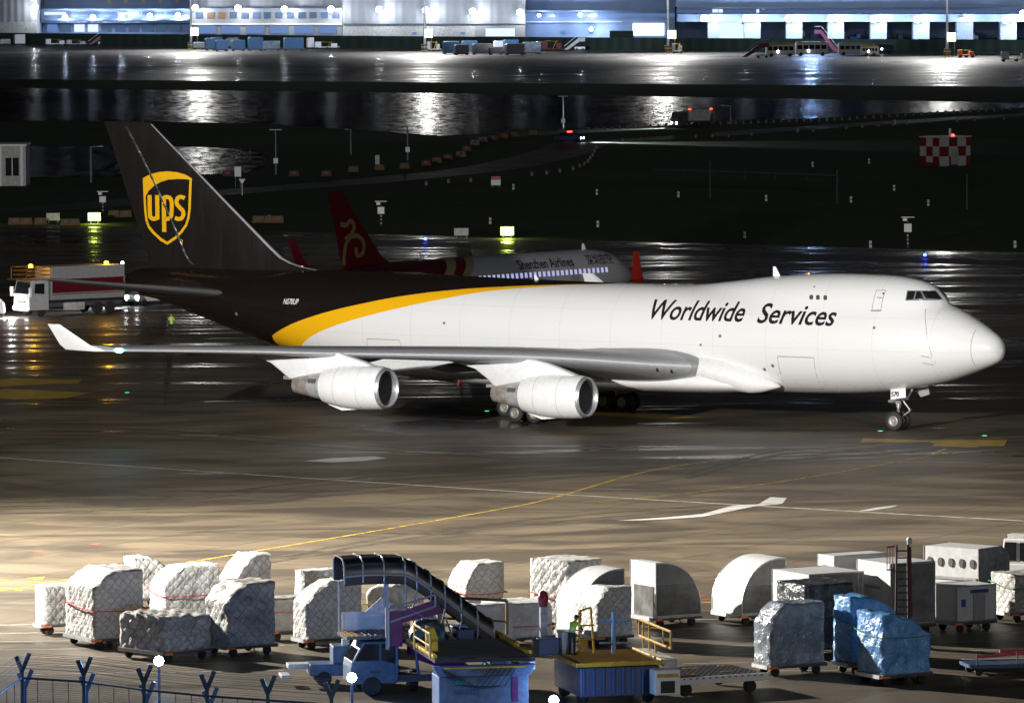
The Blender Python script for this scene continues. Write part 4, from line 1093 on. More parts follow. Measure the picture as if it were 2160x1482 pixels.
def bluetop(t, w, d, h):
    MB().box(w*.35,w*.8,-.05,-.01,h*.82,h*.92).build('blue_band', M_blue, t)
    MB().box(w*.42,w*.72,-.04,-.01,.06,h*.80).build('door_panel', M_grey, t)
    MB().box(w*.12,w*.22,-.04,-.01,h*.45,h*.66).build('blue_label', M_blue, t)
container(2018,1312,2.15,1.9,1.6,30, [(0,0),(2.15,0),(2.15,1.6),(0,1.6)], 'low white container with a blue band, right of the tall pale one', 'dolly under the low container with blue band', M_board, bluetop)
# ---- person
def person(loc, rz, label, pose, vest=(.45,.7,.05), trousers=(.02,.02,.03), H=1.74, helmet=False):
    t = thing('person', label, 'person', loc, rz)
    k = H/1.75
    J_ = {'pel':(0,0,.95),'wai':(0,.0,1.10),'che':(0,.0,1.32),'nec':(0,0,1.48),'hd0':(0,-.01,1.58),'hd1':(0,-.02,1.70),
          'hl':(-.10,0,.92),'kl':(-.11,-.03,.50),'al':(-.12,0,.09),'tl':(-.13,-.14,.04),'hr':(.10,0,.92),'kr':(.11,-.03,.50),'ar':(.12,0,.09),'tr':(.13,-.14,.04),
          'sl':(-.19,0,1.42),'el':(-.25,.02,1.14),'wl':(-.26,-.10,.90),'sr':(.19,0,1.42),'er':(.25,.02,1.14),'wr':(.26,-.10,.90)}
    J_.update(pose)
    Rr = {'pel':.15,'wai':.135,'che':.155,'nec':.06,'hd0':.085,'hd1':.09,'hl':.10,'kl':.065,'al':.045,'tl':.04,'hr':.10,'kr':.065,'ar':.045,'tr':.04,'sl':.07,'el':.048,'wl':.032,'sr':.07,'er':.048,'wr':.032}
    E_ = [('pel','wai'),('wai','che'),('che','nec'),('nec','hd0'),('hd0','hd1'),('pel','hl'),('hl','kl'),('kl','al'),('al','tl'),('pel','hr'),('hr','kr'),('kr','ar'),('ar','tr'),('che','sl'),('sl','el'),('el','wl'),('che','sr'),('sr','er'),('er','wr')]
    for s_ in 'lr':                     # palm, four fingers and a thumb
        w_ = Vector(J_['w'+s_]); e_ = Vector(J_['e'+s_]); d_ = (w_-e_).normalized(); sx = d_.cross(Vector((0,1,0))).normalized() if abs(d_.y) < .9 else Vector((1,0,0))
        J_['p'+s_] = w_+d_*.06; Rr['p'+s_] = .03; E_.append(('w'+s_, 'p'+s_))
        for i, (o, ln) in enumerate(((-.030,.06),(-.010,.075),(.010,.08),(.030,.07))):
            a = 'f%d%s' % (i, s_); J_[a] = w_+d_*.09+sx*o; J_[a+'t'] = w_+d_*(.09+ln)+sx*o*1.1+Vector((0,-.015,0)); Rr[a] = .010; Rr[a+'t'] = .008
            E_ += [('p'+s_, a), (a, a+'t')]
        a = 'th'+s_; J_[a] = w_+d_*.07+sx*.05; Rr[a] = .011; E_.append(('p'+s_, a))
    names = list(J_); me = bpy.data.meshes.new('body')
    me.from_pydata([tuple(Vector(J_[n])*k) for n in names], [(names.index(a), names.index(b)) for a, b in E_], [])
    o = bpy.data.objects.new('body', me); C.objects.link(o)
    o.modifiers.new('skin', 'SKIN')
    for n, sv in zip(names, me.skin_vertices[0].data): sv.radius = (Rr[n]*k, Rr[n]*k*(.78 if n in ('pel','wai','che') else 1)); sv.use_root = n == 'pel'
    ss = o.modifiers.new('sub', 'SUBSURF'); ss.levels = 1; ss.render_levels = 1
    bpy.context.view_layer.update()
    m2 = bpy.data.meshes.new_from_object(o.evaluated_get(bpy.context.evaluated_depsgraph_get())); m2.name = 'body'
    o.modifiers.clear(); o.data = m2
    for m_ in (mat('skin_tone', (.35,.2,.13), .6, var=.05), mat('vest_'+str(vest[0]), vest, .6, var=.1), mat('work_trousers', trousers, .8), mat('dark_sleeve', (.03,.04,.08), .8), mat('reflective_band', (.7,.72,.7), .4, var=0)): m2.materials.append(m_)
    che = Vector(J_['che'])*k; pel = Vector(J_['pel'])*k; up_ = (Vector(J_['nec'])*k-pel).normalized(); L_ = (Vector(J_['nec'])*k-pel).length
    hd = Vector(J_['hd0'])*k; wl_ = [Vector(J_['w'+q])*k for q in 'lr']
    for p in m2.polygons:
        p.use_smooth = True; c = p.center; u = (c-pel).dot(up_)/L_
        if (c-hd).dot(up_) > -.06 or min((c-w).length for w in wl_) < .17 and u < 1.4 and min((c-(w+(w-Vector(J_['e'+q])*k).normalized()*.09)).length for w, q in zip(wl_, 'lr')) < .10: p.material_index = 0
        elif u < -.05: p.material_index = 2
        elif (c-che).length < .29 or u < .62 and ((c-pel)-up_*(c-pel).dot(up_)).length < .19: p.material_index = 4 if (.22 < u < .30 or .5 < u < .57) else 1
        else: p.material_index = 3
    o.parent = t
    h0 = Vector(J_['hd1'])*k
    MB().lathe([(-.03,.112),(.02,.115),(.07,.09),(.10,.05),(.115,0)], (h0.x, h0.y+.008, h0.z), 'z', 14).build('cap' if not helmet else 'helmet', M_blk2, t, smooth=60)
    f = MB()                            # face: nose, eyes, mouth, ears
    f.tube((h0.x, h0.y-.095, h0.z-.055), (h0.x, h0.y-.115, h0.z-.085), .010, .016, 6)
    for q in (-1, 1): f.tube((h0.x+q*.092, h0.y+.0, h0.z-.09), (h0.x+q*.098, h0.y+.01, h0.z-.045), .014, .014, 6)
    f.build('nose_and_ears', _mc['skin_tone'], o)
    f = MB()
    for q in (-1, 1): f.tube((h0.x+q*.034, h0.y-.088, h0.z-.05), (h0.x+q*.034, h0.y-.096, h0.z-.05), .009, .009, 6)
    f.box(h0.x-.025, h0.x+.025, h0.y-.094, h0.y-.086, h0.z-.118, h0.z-.110)
    f.build('eyes_and_mouth', M_blk2, o)
    sh = MB()
    for q in 'lr':
        a = Vector(J_['a'+q])*k; tt = Vector(J_['t'+q])*k; d_ = (tt-a); d_.z = 0; d_.normalize()
        MB().tube((a.x-d_.x*.06, a.y-d_.y*.06, a.z-.035), (tt.x+d_.x*.05, tt.y+d_.y*.05, tt.z), .052, .045, 8).build('shoe', M_blk2, o, smooth=60)
    return t
# ---- covered passenger stair truck
SG = G(822,1468); 
st_ = thing('stair_truck', 'passenger stair truck with a black ribbed canopy descending to the right, purple sides', 'stair truck', (SG.x-.6, SG.y, 0), R(12))
M_pole4 = mat('dull_grey_rail', (.28,.28,.30), .5, .2)
M_canopy = mat('black_canopy', (.012,.013,.018), .3, var=.2); M_rib = mat('canopy_rib_grey', (.30,.30,.31), .4, .3)
def arch(x, z0, w=2.5, hh=1.05, n=9, y0=-.1):
    P = [(x, y0, z0)]
    for i in range(n+1):
        a = math.pi - math.pi*i/n; cx_ = w/2+y0; 
        P.append((x, cx_+(w/2)*math.copysign(abs(math.cos(a))**.45, math.cos(a)), z0+.35+(hh-.35)*abs(math.sin(a))**.55))
    P.append((x, y0+w, z0)); return P
cp = [(-1.3,4.75),(-.5,4.8),(.4,4.8),(1.3,4.75),(1.8,4.5),(2.4,4.1),(3.0,3.65),(3.7,3.1),(4.4,2.55),(5.1,2.0)]
A_ = [arch(x, z) for x, z in cp]; A2 = [[(p[0], p[1]*.975+.02, p[2]-.05) for p in a] for a in A_]
cmb = MB().loft(A_, False, closed=False).loft(A2, False, closed=False)
can = cmb.build('canopy', M_canopy, st_, smooth=50)
for i, a in enumerate(A_):
    b = [(p[0], p[1], p[2]+.02) for p in a]; rb = MB().path(b, .045, 6).build('canopy_rib', M_rib, can, smooth=60)
    for sgy in (0, -1): pass
MB().path([A_[i][5] for i in range(4)], .045, 6).build('roof_rail', M_rib, can)
MB().path([(A_[i][1][0], A_[i][1][1]-.03, A_[i][1][2]) for i in range(len(A_))], .05, 6).build('eave_rail', M_rib, can)
low = [(.6,-.12,3.8),(1.4,-.12,3.7),(2.4,-.12,3.1),(3.7,-.12,2.1),(5.1,-.12,1.0)]
MB().path(low, .045, 6).build('hand_rail', M_rib, st_)
for i in range(2, len(cp)-1):
    x, z = cp[i]; MB().tube((x,-.12,z), (x-.25 if i > 3 else x,-.12,z-1.0), .04).build('canopy_post', M_rib, st_)
    if i > 3: MB().path([(x,-.12,z-.35),(x+.25,-.12,z-1.1),(x+.1,-.12,z-1.6)], .035).build('curved_brace', M_rib, st_)
MB().box(-1.2,.15,.0,2.2,2.42,2.55).box(.15,1.9,.0,2.2,2.45,2.58).build('platform', M_dkgrey, st_)
fl = MB()
for i in range(3): fl.box(-1.15+i*.2,-1.05+i*.2,.05,2.15,2.556,2.57)
fl.build('platform_tread_strip', M_yellow, st_)
sl = MB()
for i in range(9): sl.box(-.4+i*.22,-.34+i*.22,.05,2.15,2.58,2.60)
sl.build('platform_slats', M_galv, st_)
for i in range(12):
    pass
stp = MB()
for i in range(13): stp.box(1.9+i*.27,2.17+i*.27,.15,2.05,2.35-i*.175,2.42-i*.175)
stp.build('steps', M_galv, st_)
MB().prism([(1.8,2.6),(1.8,1.5),(5.2,.25),(5.3,.35)], -.08,-.02).build('stair_side_panel', mat('dark_purple_paint',(.09,.01,.08),.45), st_)
MB().prism([(1.8,2.6),(1.8,1.5),(5.2,.25),(5.3,.35)], 2.2,2.26).build('stair_side_panel', M_purple, st_)
MB().box(.55,1.15,-.2,-.02,2.1,3.6).build('purple_side_panel', M_purple, st_, bevel=.03)
MB().prism([(1.0,3.55),(2.6,4.05),(2.9,3.45),(1.15,3.1)], -.16,-.1).build('purple_side_panel', M_purple, st_)
MB().path([(.55,-.22,2.1),(.55,-.22,3.7),(2.55,-.22,4.25),(2.55,-.22,3.75),(.6,-.22,3.15)], .05, 6).build('white_rail_frame', M_pole4, st_)
MB().box(.42,.56,-.24,-.1,2.0,4.75).build('corner_post', M_pole4, st_)
MB().tube((-1.15,2.0,2.5),(-1.15,2.0,4.7),.05).build('corner_post', M_dirty, st_)
MB().prism([(-1.0,2.5),(-1.0,3.35),(.0,3.35),(.7,3.95),(1.6,3.4),(1.6,2.55)], 2.15,2.22).build('white_side_screen', mat('pale_screen',(.55,.57,.6),.4), st_)
# chassis with cab below the platform
MB().box(-.9,6.2,.25,2.05,.55,.85).build('chassis', M_dkgrey, st_)
cab = MB().prism([(-1.0,.5),(1.0,.5),(1.0,2.3),(-.45,2.3),(-.95,1.45),(-1.0,1.2)], .2,2.1).build('cab', M_ltblue, st_, bevel=.06)
MB().prism([(-.83,1.5),(-.42,2.2),(.2,2.2),(.2,1.5)], .17,.2).build('side_window', M_glassdk, cab)
MB().prism([(.3,1.5),(.3,2.2),(.9,2.2),(.9,1.35)], .17,.2).build('side_window', M_glassdk, cab)
MB().add([(-.96,.3,1.5),(-.96,2.0,1.5),(-.49,2.0,2.2),(-.49,.3,2.2)], [(0,1,2,3)]).build('windscreen', M_glassdk, cab)
MB().box(-.2,.25,.15,.19,.95,1.1).build('door_handle', M_dkgrey, cab)
MB().path([(.95,.1,.7),(.95,.1,2.1),(1.3,.1,2.35),(1.75,.1,2.2),(1.85,.1,.9)], .07).build('cab_guard', M_navy, st_)
for x in (-.1, 4.6):
    for y in (.3, 2.0): MB().lathe([(-.12,.15),(-.14,.36),(-.08,.42),(.08,.42),(.14,.36),(.12,.15)], (x,y,.42), 'y', 20, cap=True).build('wheel', M_black, st_, smooth=40)
# ---- long low front end of a second truck at the left of the cab
bt = G(738,1446); tg = thing('tow_tractor', 'pale blue low tow tractor left of the stair truck cab', 'tow tractor', (bt.x,bt.y,0), R(8))
MB().box(-1.7,1.5,0,1.5,.45,.95).box(-.7,.0,.1,1.4,.95,1.7).build('body', M_ltblue, tg, bevel=.05)
MB().box(-2.6,-1.7,.3,1.2,.75,.95).box(-2.9,-2.5,.1,1.4,.35,.5).build('front_ramp', M_dirty, tg, bevel=.03)
MB().box(-.25,.05,.55,.85,1.7,1.95).build('lamp_box', M_dirty, tg)
MB().tube((.35,.4,.9),(.35,.4,2.45),.05).build('post', M_galv, tg)
MB().tube((.9,.4,.9),(.9,.4,2.75),.09).lathe([(0,.1),(.12,.1),(.16,.0)], (.9,.4,2.75), 'z', 10).build('post', mat('wood_brown',(.25,.13,.05),.7), tg)
for x in (-1.1,1.0):
    for y in (.05,1.4): MB().lathe([(-.1,.1),(-.12,.28),(0,.34),(.12,.28),(.1,.1)], (x,y,.34), 'y', 16, cap=True).build('wheel', M_black, tg)
mbp = MB()
for i in range(7): mbp.box(.3+i*.16,.4+i*.16,.2,1.3,.96,1.25)
mbp.build('engine_grille', M_dirty, tg)
# ---- main deck loader
lg = G(918,1508); ld = thing('cargo_loader', 'pallet loader with dark roller deck, yellow edges and pale blue front box', 'cargo loader', (lg.x,lg.y,0), R(11)); ld.scale = (1, 1.3, 1)
MB().box(0,4.2,0,7.6,2.15,2.3).build('deck', mat('dark_deck',(.02,.024,.035),.35,var=.3), ld)
mbp = MB()
for i in range(20): mbp.tube((.25,.3+i*.36,2.31),(3.95,.3+i*.36,2.31),.045,None,6)
mbp.build('deck_roller', M_dkgrey, ld)
MB().prism([(-.15,2.05),(4.15,2.05),(3.95,1.6),(.1,1.6)], -.25, .0).build('front_lip', M_ltblue, ld, bevel=.03)
MB().box(.15,3.9,-.05,1.2,.35,1.6).build('front_box', M_ltblue, ld, bevel=.04)
MB().box(3.2,3.45,-.075,-.05,.5,1.5).build('purple_stripe', M_purple, ld)
MB().box(.85,1.35,-.075,-.05,1.25,1.42).build('teal_plate', mat('teal_paint',(.02,.25,.27),.4), ld)
text_mesh('AIR 5025', .3, lambda u, v: Vector((.7+u,-.08,.85+v)), 'lettering', M_navy, ld, 0, .005, 0)
text_mesh('AEROTEC', .28, lambda u, v: Vector((1.4+u,-.26,1.75+v)), 'lettering', M_navy, ld, 0, .005, 0)
MB().box(4.0,4.25,.2,7.4,1.75,2.1).build('side_beam', M_dirty, ld, bevel=.03)
MB().box(3.7,4.1,1.0,2.2,.4,1.8).box(3.7,4.1,3.4,6.8,.4,1.8).build('side_housing', M_ltblue, ld, bevel=.03)
for i, (y0, y1) in enumerate(((.8,1.9),(2.8,6.6))): MB().box(4.0,4.25,y0,y1,2.3,2.46).build('yellow_guide', M_yellow, ld, bevel=.02)
MB().box(.0,.18,.3,3.9,2.3,2.44).box(.0,.18,4.3,7.4,2.3,2.44).build('yellow_guide', M_yellow, ld, bevel=.02)
MB().prism([(0,2.4),(.0,3.5),(.35,3.4),(.5,3.0),(.5,2.4)], 1.5,1.7).build('yellow_guard', M_yellow, ld, bevel=.02)
MB().path([(-.1,.4,2.3),(-.1,.4,3.3),(-.1,3.2,3.3),(-.1,3.2,2.3)], .05).path([(-.1,.4,2.8),(-.1,3.2,2.8)], .04).build('guard_rail', mat('worn_yellow',(.35,.2,.03),.5), ld)
MB().path([(1.9,7.2,2.3),(1.8,7.2,3.85),(4.6,6.3,3.75),(4.6,6.3,2.3)], .07).path([(1.9,7.2,2.95),(4.6,6.3,2.85)], .05).build('brown_gate', mat('worn_brown_yellow',(.22,.13,.04),.5), ld)
MB().box(.6,1.5,6.2,7.0,2.3,3.5).build('control_cage', mat('worn_yellow',(.35,.2,.03),.5), ld, bevel=.03)
soft_load([(0,0),(1.5,0),(1.5,.5),(1.1,.9),(.3,.8),(0,.4)], 1.5, 1.0, .9, 0, 77, .10).build('green_tarp_bundle', mat('dark_green_tarp',(.01,.05,.045),.5), ld, loc=(.1,4.6,2.35), smooth=60)
mbp = MB()
for i in range(6): mbp.path([(.2+i*.1,-.28,1.95-i*.05),(.8+i*.2,-.33,1.3-i*.04),(1.6+i*.25,-.3,1.2),(2.3+i*.2,-.28,1.9)], .018, 4)
mbp.build('hose', M_black, ld)
MB().box(.3,3.7,-.29,-.26,1.93,1.99).build('warning_stripe', M_yellow, ld)
MB().box(2.2,2.9,5.0,6.6,2.3,2.75).box(2.9,3.6,5.6,6.8,2.3,2.6).build('machine_cover', M_navy, ld, bevel=.05)
for k, (x, y, h_) in enumerate(((1.55,5.6,4.7),)):
    pp = MB().box(x-.14,x+.14,y-.14,y+.14,2.3,4.1)
    for i in range(6): pp.box(x-.17,x+.17,y-.17,y-.13,2.5+i*.28,2.54+i*.28)
    pp.build('ladder_post', M_grey, ld)
    MB().lathe([(0,.2),(.35,.24),(.6,.2),(.72,.0)], (x,y,4.05), 'z', 14).build('red_cap', mat('dark_red_cap',(.22,.012,.015),.4), ld, smooth=60)
for x in (.5,3.6):
    for y in (1.5,6.3): MB().lathe([(-.15,.2),(-.17,.45),(0,.5),(.17,.45),(.15,.2)], (x,y,.5), 'x', 18, cap=True).build('wheel', M_black, ld)
# ---- second loader platform right of it
l2 = G(1222,1492); lb = thing('belt_platform', 'low loader platform with yellow hand rail in front of the worker', 'cargo loader', (l2.x,l2.y,0), R(14))
MB().box(0,3.6,.2,4.8,1.65,1.8).build('deck', mat('dark_deck',(.02,.024,.035),.35,var=.3), lb)
mbp = MB()
for i in range(12): mbp.tube((.2,.5+i*.35,1.81),(3.4,.5+i*.35,1.81),.035,None,5)
mbp.build('deck_roller', mat('worn_yellow',(.35,.2,.03),.5), lb)
MB().box(0,3.6,.1,.2,1.66,1.84).box(3.6,3.72,.1,4.9,1.66,1.86).box(-.1,0,.1,4.9,1.66,1.84).build('yellow_edge', M_yellow, lb, bevel=.02)
MB().box(.1,3.5,.2,4.6,.4,1.62).build('body', M_navy, lb, bevel=.04)
mbp = MB()
for i in range(8): mbp.box(.2+i*.42,.26+i*.42,.12,.2,.5,1.6)
mbp.build('body_ribs', M_blue, lb)
MB().box(3.0,4.1,-.9,.0,.5,1.55).build('white_housing', M_white, lb, bevel=.05)
MB().box(3.1,4.0,-.93,-.9,1.25,1.4).build('yellow_stripe', M_yellow, lb)
MB().box(3.25,3.85,-.93,-.9,.6,1.1).build('dark_opening', M_dk, lb)
MB().box(3.7,4.3,.3,4.6,1.55,1.85).build('side_beam', M_dirty, lb, bevel=.04)
MB().path([(4.0,2.6,1.8),(4.0,2.6,2.3),(4.0,.2,2.3),(4.0,.2,3.0),(4.0,5.2,3.0),(4.0,5.2,2.3),(4.0,2.6,2.3)], .055).path([(4.0,1.4,2.3),(4.0,1.4,3.0)], .04).path([(4.0,3.6,1.8),(4.0,3.6,3.0)], .04).path([(4.0,4.6,1.8),(4.0,4.6,3.0)], .04).build('hand_rail', M_yellow, lb)
MB().box(.2,.8,3.6,4.6,1.8,2.75).build('control_desk', M_dirty, lb, bevel=.04)
MB().box(-.8,.1,3.6,4.6,1.8,2.5).build('control_box', M_navy, lb, bevel=.04)
MB().path([(.95,3.6,1.8),(.95,3.6,3.6),(1.45,3.6,3.75),(1.6,3.6,1.8)], .05).path([(.95,3.6,2.4),(1.6,3.6,2.4)], .04).path([(.95,3.6,3.0),(1.6,3.6,3.0)], .04).build('ladder', M_yellow, lb)
MB().box(.9,1.3,3.54,3.6,2.0,2.35).build('yellow_plate', M_yellow, lb)
pp = MB().box(-.45,-.17,4.6,4.88,1.8,3.75)
for i in range(6): pp.box(-.48,-.14,4.56,4.6,2.0+i*.28,2.04+i*.28)
pp.build('ladder_post', M_grey, lb)
MB().lathe([(0,.19),(.35,.23),(.6,.18),(.7,.0)], (-.31,4.74,3.72), 'z', 14).build('red_cap', mat('dark_red_cap',(.22,.012,.015),.4), lb, smooth=60)
for x in (.4,3.2):
    for y in (1.0,4.0): MB().lathe([(-.15,.15),(-.17,.38),(0,.42),(.17,.38),(.15,.15)], (x,y,.42), 'x', 18, cap=True).build('wheel', M_black, lb)
wp = Matrix.Translation((l2.x,l2.y,0)) @ Matrix.Rotation(R(14),4,'Z') @ Vector((.55,3.3,1.8))
person(tuple(wp), R(150), 'person in a yellow high visibility vest leaning over a control desk on the loader',
       {'che':(0,-.20,1.27),'nec':(0,-.29,1.40),'hd0':(0,-.35,1.47),'hd1':(0,-.40,1.57),'wai':(0,-.06,1.09),'sl':(-.19,-.26,1.34),'sr':(.19,-.26,1.34),'el':(-.24,-.42,1.12),'er':(.24,-.42,1.12),'wl':(-.18,-.62,1.0),'wr':(.18,-.62,1.02)})
# ---- roller bed trailer
rb_ = G(1425,1472); rt = thing('roller_trailer', 'empty dark roller deck trailer with yellow dashes, right of the white housing', 'trailer', (rb_.x,rb_.y,0), R(24))
MB().box(0,4.2,0,3.6,.72,.85).build('deck', mat('dark_deck',(.02,.024,.035),.35,var=.3), rt)
mbp = MB()
for i in range(15):
    for j in range(9): mbp.lathe([(0,.05),(.03,.05),(.045,0)], (.25+i*.27,.25+j*.4,.85), 'z', 6)
tag(mbp.build('ball_rollers', M_galv, rt), kind='stuff')
for a in ((.5,.6),(1.6,2.6),(2.6,1.0),(3.4,2.9)): MB().box(a[0],a[0]+.7,a[1],a[1]+.07,.86,.89).build('yellow_dash', M_yellow, rt)
MB().box(-.1,4.3,-.12,0,.55,.86).build('side_panel', M_white, rt, bevel=.02)
mbp = MB()
for i in range(14): mbp.box(i*.3,.1+i*.3,-.135,-.12,.76,.82)
mbp.build('red_marks', M_red, rt)
for x in (.6,3.6):
    for y in (.3,3.3): MB().lathe([(-.1,.1),(-.12,.26),(0,.3),(.12,.26),(.1,.1)], (x,y,.3), 'y', 14, cap=True).build('wheel', M_black, rt)
# ---- pale blue pole with two cross bars
pl = G(1295,1468); po = thing('camera_pole', 'slim pale blue pole with two cross bars in front of the platform', 'pole', (pl.x,pl.y,0), R(0))
MB().tube((0,0,0),(0,0,3.55),.11,.08,10).build('post', M_rail, po)
MB().box(-.62,.62,-.05,.05,3.15,3.22).build('cross_bar', M_rail, po)
MB().box(-.62,.62,-.05,.05,2.22,2.29).build('cross_bar', M_rail, po)
# ---- ladder tower
lt = G(1903,1364); la = thing('access_ladder', 'tall dark red and black access ladder standing in front of the pale container', 'ladder', (lt.x,lt.y,0), R(10)); la.scale = (1.1,1.1,1.12)
M_lad = mat('dark_ladder_metal', (.05,.045,.05), .5, .3)
mbp = MB().tube((-.28,0,.2),(-.22,0,4.1),.045).tube((.28,0,.2),(.24,0,4.1),.06)
for i in range(13): mbp.tube((-.27,0,.5+i*.28),(.27,0,.5+i*.28),.03)
mbp.build('rungs', M_lad, la)
MB().tube((.42,.2,1.2),(.36,.2,4.0),.08).build('red_post', mat('dark_red_metal',(.18,.03,.03),.45), la)
mbp = MB()
for i in range(4): mbp.tube((-.6+.12*i,.1,3.1),(-.6+.12*i,.1,4.0),.018)
mbp.tube((-.62,.1,4.0),(-.2,.1,4.05),.03).tube((-.62,.1,3.1),(-.2,.1,3.1),.03); mbp.build('red_cage', mat('dark_red_metal',(.18,.03,.03),.45), la)
MB().box(-.75,-.3,-.2,.3,.5,1.4).build('base_box', M_grey, la, bevel=.03)
MB().tube((.25,-.2,.9),(.5,-.4,.2),.06).tube((-.1,-.2,.9),(-.5,-.5,.2),.05).build('brace', M_dirty, la)
MB().box(-.5,.6,-.5,.5,.1,.22).build('base', M_lad, la)
MB().lathe([(0,.09),(.2,.11),(.28,.07)], (.33,.1,4.1), 'z', 10, cap=True).build('lamp_housing', mat('pale_lamp',(.5,.55,.45),.4), la)
# ---- tractor at the right edge
tr = G(2120,1235); ct = thing('baggage_tractor', 'white cab tractor with a shield mark at the right edge, behind the oval case', 'tractor', (tr.x,tr.y,0), R(-25))
cb = MB().box(-.6,2.2,0,1.6,.4,1.1).prism([(-.3,1.1),(-.1,2.3),(1.5,2.3),(1.8,1.1)], .1,1.5).build('body', M_white, ct, bevel=.05)
MB().prism([(-.15,1.25),(-.02,2.15),(.55,2.15),(.55,1.25)], .06,.1).build('side_window', M_glassdk, cb)
MB().prism([(.75,1.25),(.75,2.15),(1.42,2.15),(1.62,1.25)], .06,.1).build('side_window', M_glassdk, cb)
MB().add([(-.30,.2,1.2),(-.30,1.4,1.2),(-.125,1.4,2.2),(-.125,.2,2.2)], [(0,1,2,3)]).build('windscreen', M_glassdk, cb)
MB().box(-.05,1.2,.5,1.1,2.3,2.5).build('roof_box', M_dirty, ct, bevel=.03)
MB().prism([(1.1,.55),(1.25,.65),(1.26,.9),(1.1,.95),(.96,.9),(.97,.65)], -.02,.0).build('shield_mark', M_ylogo, cb)
for x in (0,1.6):
    for y in (0,1.6): MB().lathe([(-.1,.1),(-.12,.3),(0,.34),(.12,.3),(.1,.1)], (x,y,.34), 'y', 16, cap=True).build('wheel', M_black, ct)
# ---- low red barred trailer at the bottom right
br = G(2105,1425); bb = thing('baggage_cart', 'low dark cart with red bars at the bottom right corner', 'cart', (br.x,br.y,0), R(12))
MB().box(-1.2,3.4,0,1.8,.35,.5).build('deck', M_navy, bb)
for i, (x, y, z) in enumerate(((-.9,.1,.85),(.1,.1,1.05),(.4,.9,.8),(1.4,.4,1.0))): MB().tube((x,y,z),(x+1.3,y,z+.06),.07).build('red_bar', mat('faded_red_paint',(.5,.07,.09),.5), bb)
for x in (-.9,.9,2.6): MB().tube((x,.1,.5),(x,.1,1.1),.03).build('upright', M_dkgrey, bb)
for x in (-.8,2.6):
    for y in (.2,1.6): MB().lathe([(-.07,.05),(-.08,.18),(0,.2),(.08,.18),(.07,.05)], (x,y,.2), 'y', 12, cap=True).build('wheel', M_black, bb)
# ---- perimeter fence with Y shaped wire arms, bottom left
fe = thing('security_fence', 'blue steel fence with Y shaped barbed wire arms along the bottom left', 'fence', (0,0,0))
FY = 247.0
fx = [(-18,1507),(48,1461),(178,1469),(305,1486),(438,1499),(566,1508),(700,1517)]
tops = []
for i, (px, py) in enumerate(fx):
    b = G(px, py+70)
    top = AT(px, py-48, b.y); h_ = top.z
    a0_ = AT(px-14, py-78, b.y); a1_ = AT(px+14, py-84, b.y)
    MB().bar((b.x,b.y,0), (b.x,b.y,h_), .14).bar((b.x,b.y,h_-.02), tuple(a0_), .17).bar((b.x,b.y,h_-.02), tuple(a1_), .17).build('fence_post', M_rail, fe)
    tops.append((Vector((b.x,b.y,h_)), a0_, a1_))
for px, py in fx[1:5]:
    b = G(px+6, py+62); top = AT(px+6, py-14, b.y); h_ = top.z; a0_ = AT(px-8, py-44, b.y); a1_ = AT(px+20, py-50, b.y)
    MB().bar((b.x,b.y-.1,0), (b.x,b.y-.1,h_), .14).bar((b.x,b.y-.1,h_-.02), (a0_.x,a0_.y-.1,a0_.z), .17).bar((b.x,b.y-.1,h_-.02), (a1_.x,a1_.y-.1,a1_.z), .17).build('fence_post', M_rail, fe)
mbp = MB(); mr = MB()
for (t0,a0_,a1_),(t1,b0,b1) in zip(tops[:-1], tops[1:]):
    for f_ in (.15,.4,.65,.9,1.0):
        mbp.tube(t0.lerp(a0_,f_), t1.lerp(b0,f_), .008, None, 3); mbp.tube(t0.lerp(a1_,f_), t1.lerp(b1,f_), .008, None, 3)
    for k in (.25,.5,.75):
        q = t0.lerp(t1,k); mr.tube(tuple(q-Vector((0,0,.3))), (q.x,q.y,0.05), .02, None, 4)
    for k in range(1, 26):
        q0 = Vector((t0.x,t0.y,t0.z*k/26)); q1 = Vector((t1.x,t1.y,t1.z*k/26)); mbp.tube(q0, q1, .007, None, 3)
    mr.tube(t0-Vector((0,0,.3)), t1-Vector((0,0,.3)), .045, None, 6)
mbp.build('fence_wire', mat('wire_grey',(.3,.33,.38),.5,.5,var=0), fe); mr.build('fence_rail', M_rail, fe)
# ---- bright blue white flood lamps near the fence
def yard_lamp(px, py, Y, label, power):
    p = AT(px, py, Y); t = thing('yard_lamp', label, 'lamp', (p.x,p.y,0), 0, 'small blue white yard lamps')
    MB().tube((0,0,0),(0,0,p.z-.15),.06).build('post', M_navy, t)
    MB().lathe([(-.2,.03),(-.15,.14),(0,.21),(.15,.14),(.2,.03)], (0,0,p.z), 'z', 16).build('lamp_globe', glow('blue_white_glow', (.55,.75,1.0), 55), t, smooth=60)
    l = lamp('yard_light', (0,-.2,p.z+.55), power*2.2, (.22,.45,1.0), 'POINT', .25); l.parent = t
yard_lamp(335,1393,252,'blazing blue white lamp on a post by the low quilted pallet',700)
yard_lamp(742,1428,250,'blazing blue white lamp in front of the stair truck cab',420)
yard_lamp(1168,1476,252,'blue white lamp half hidden below the loader',90)
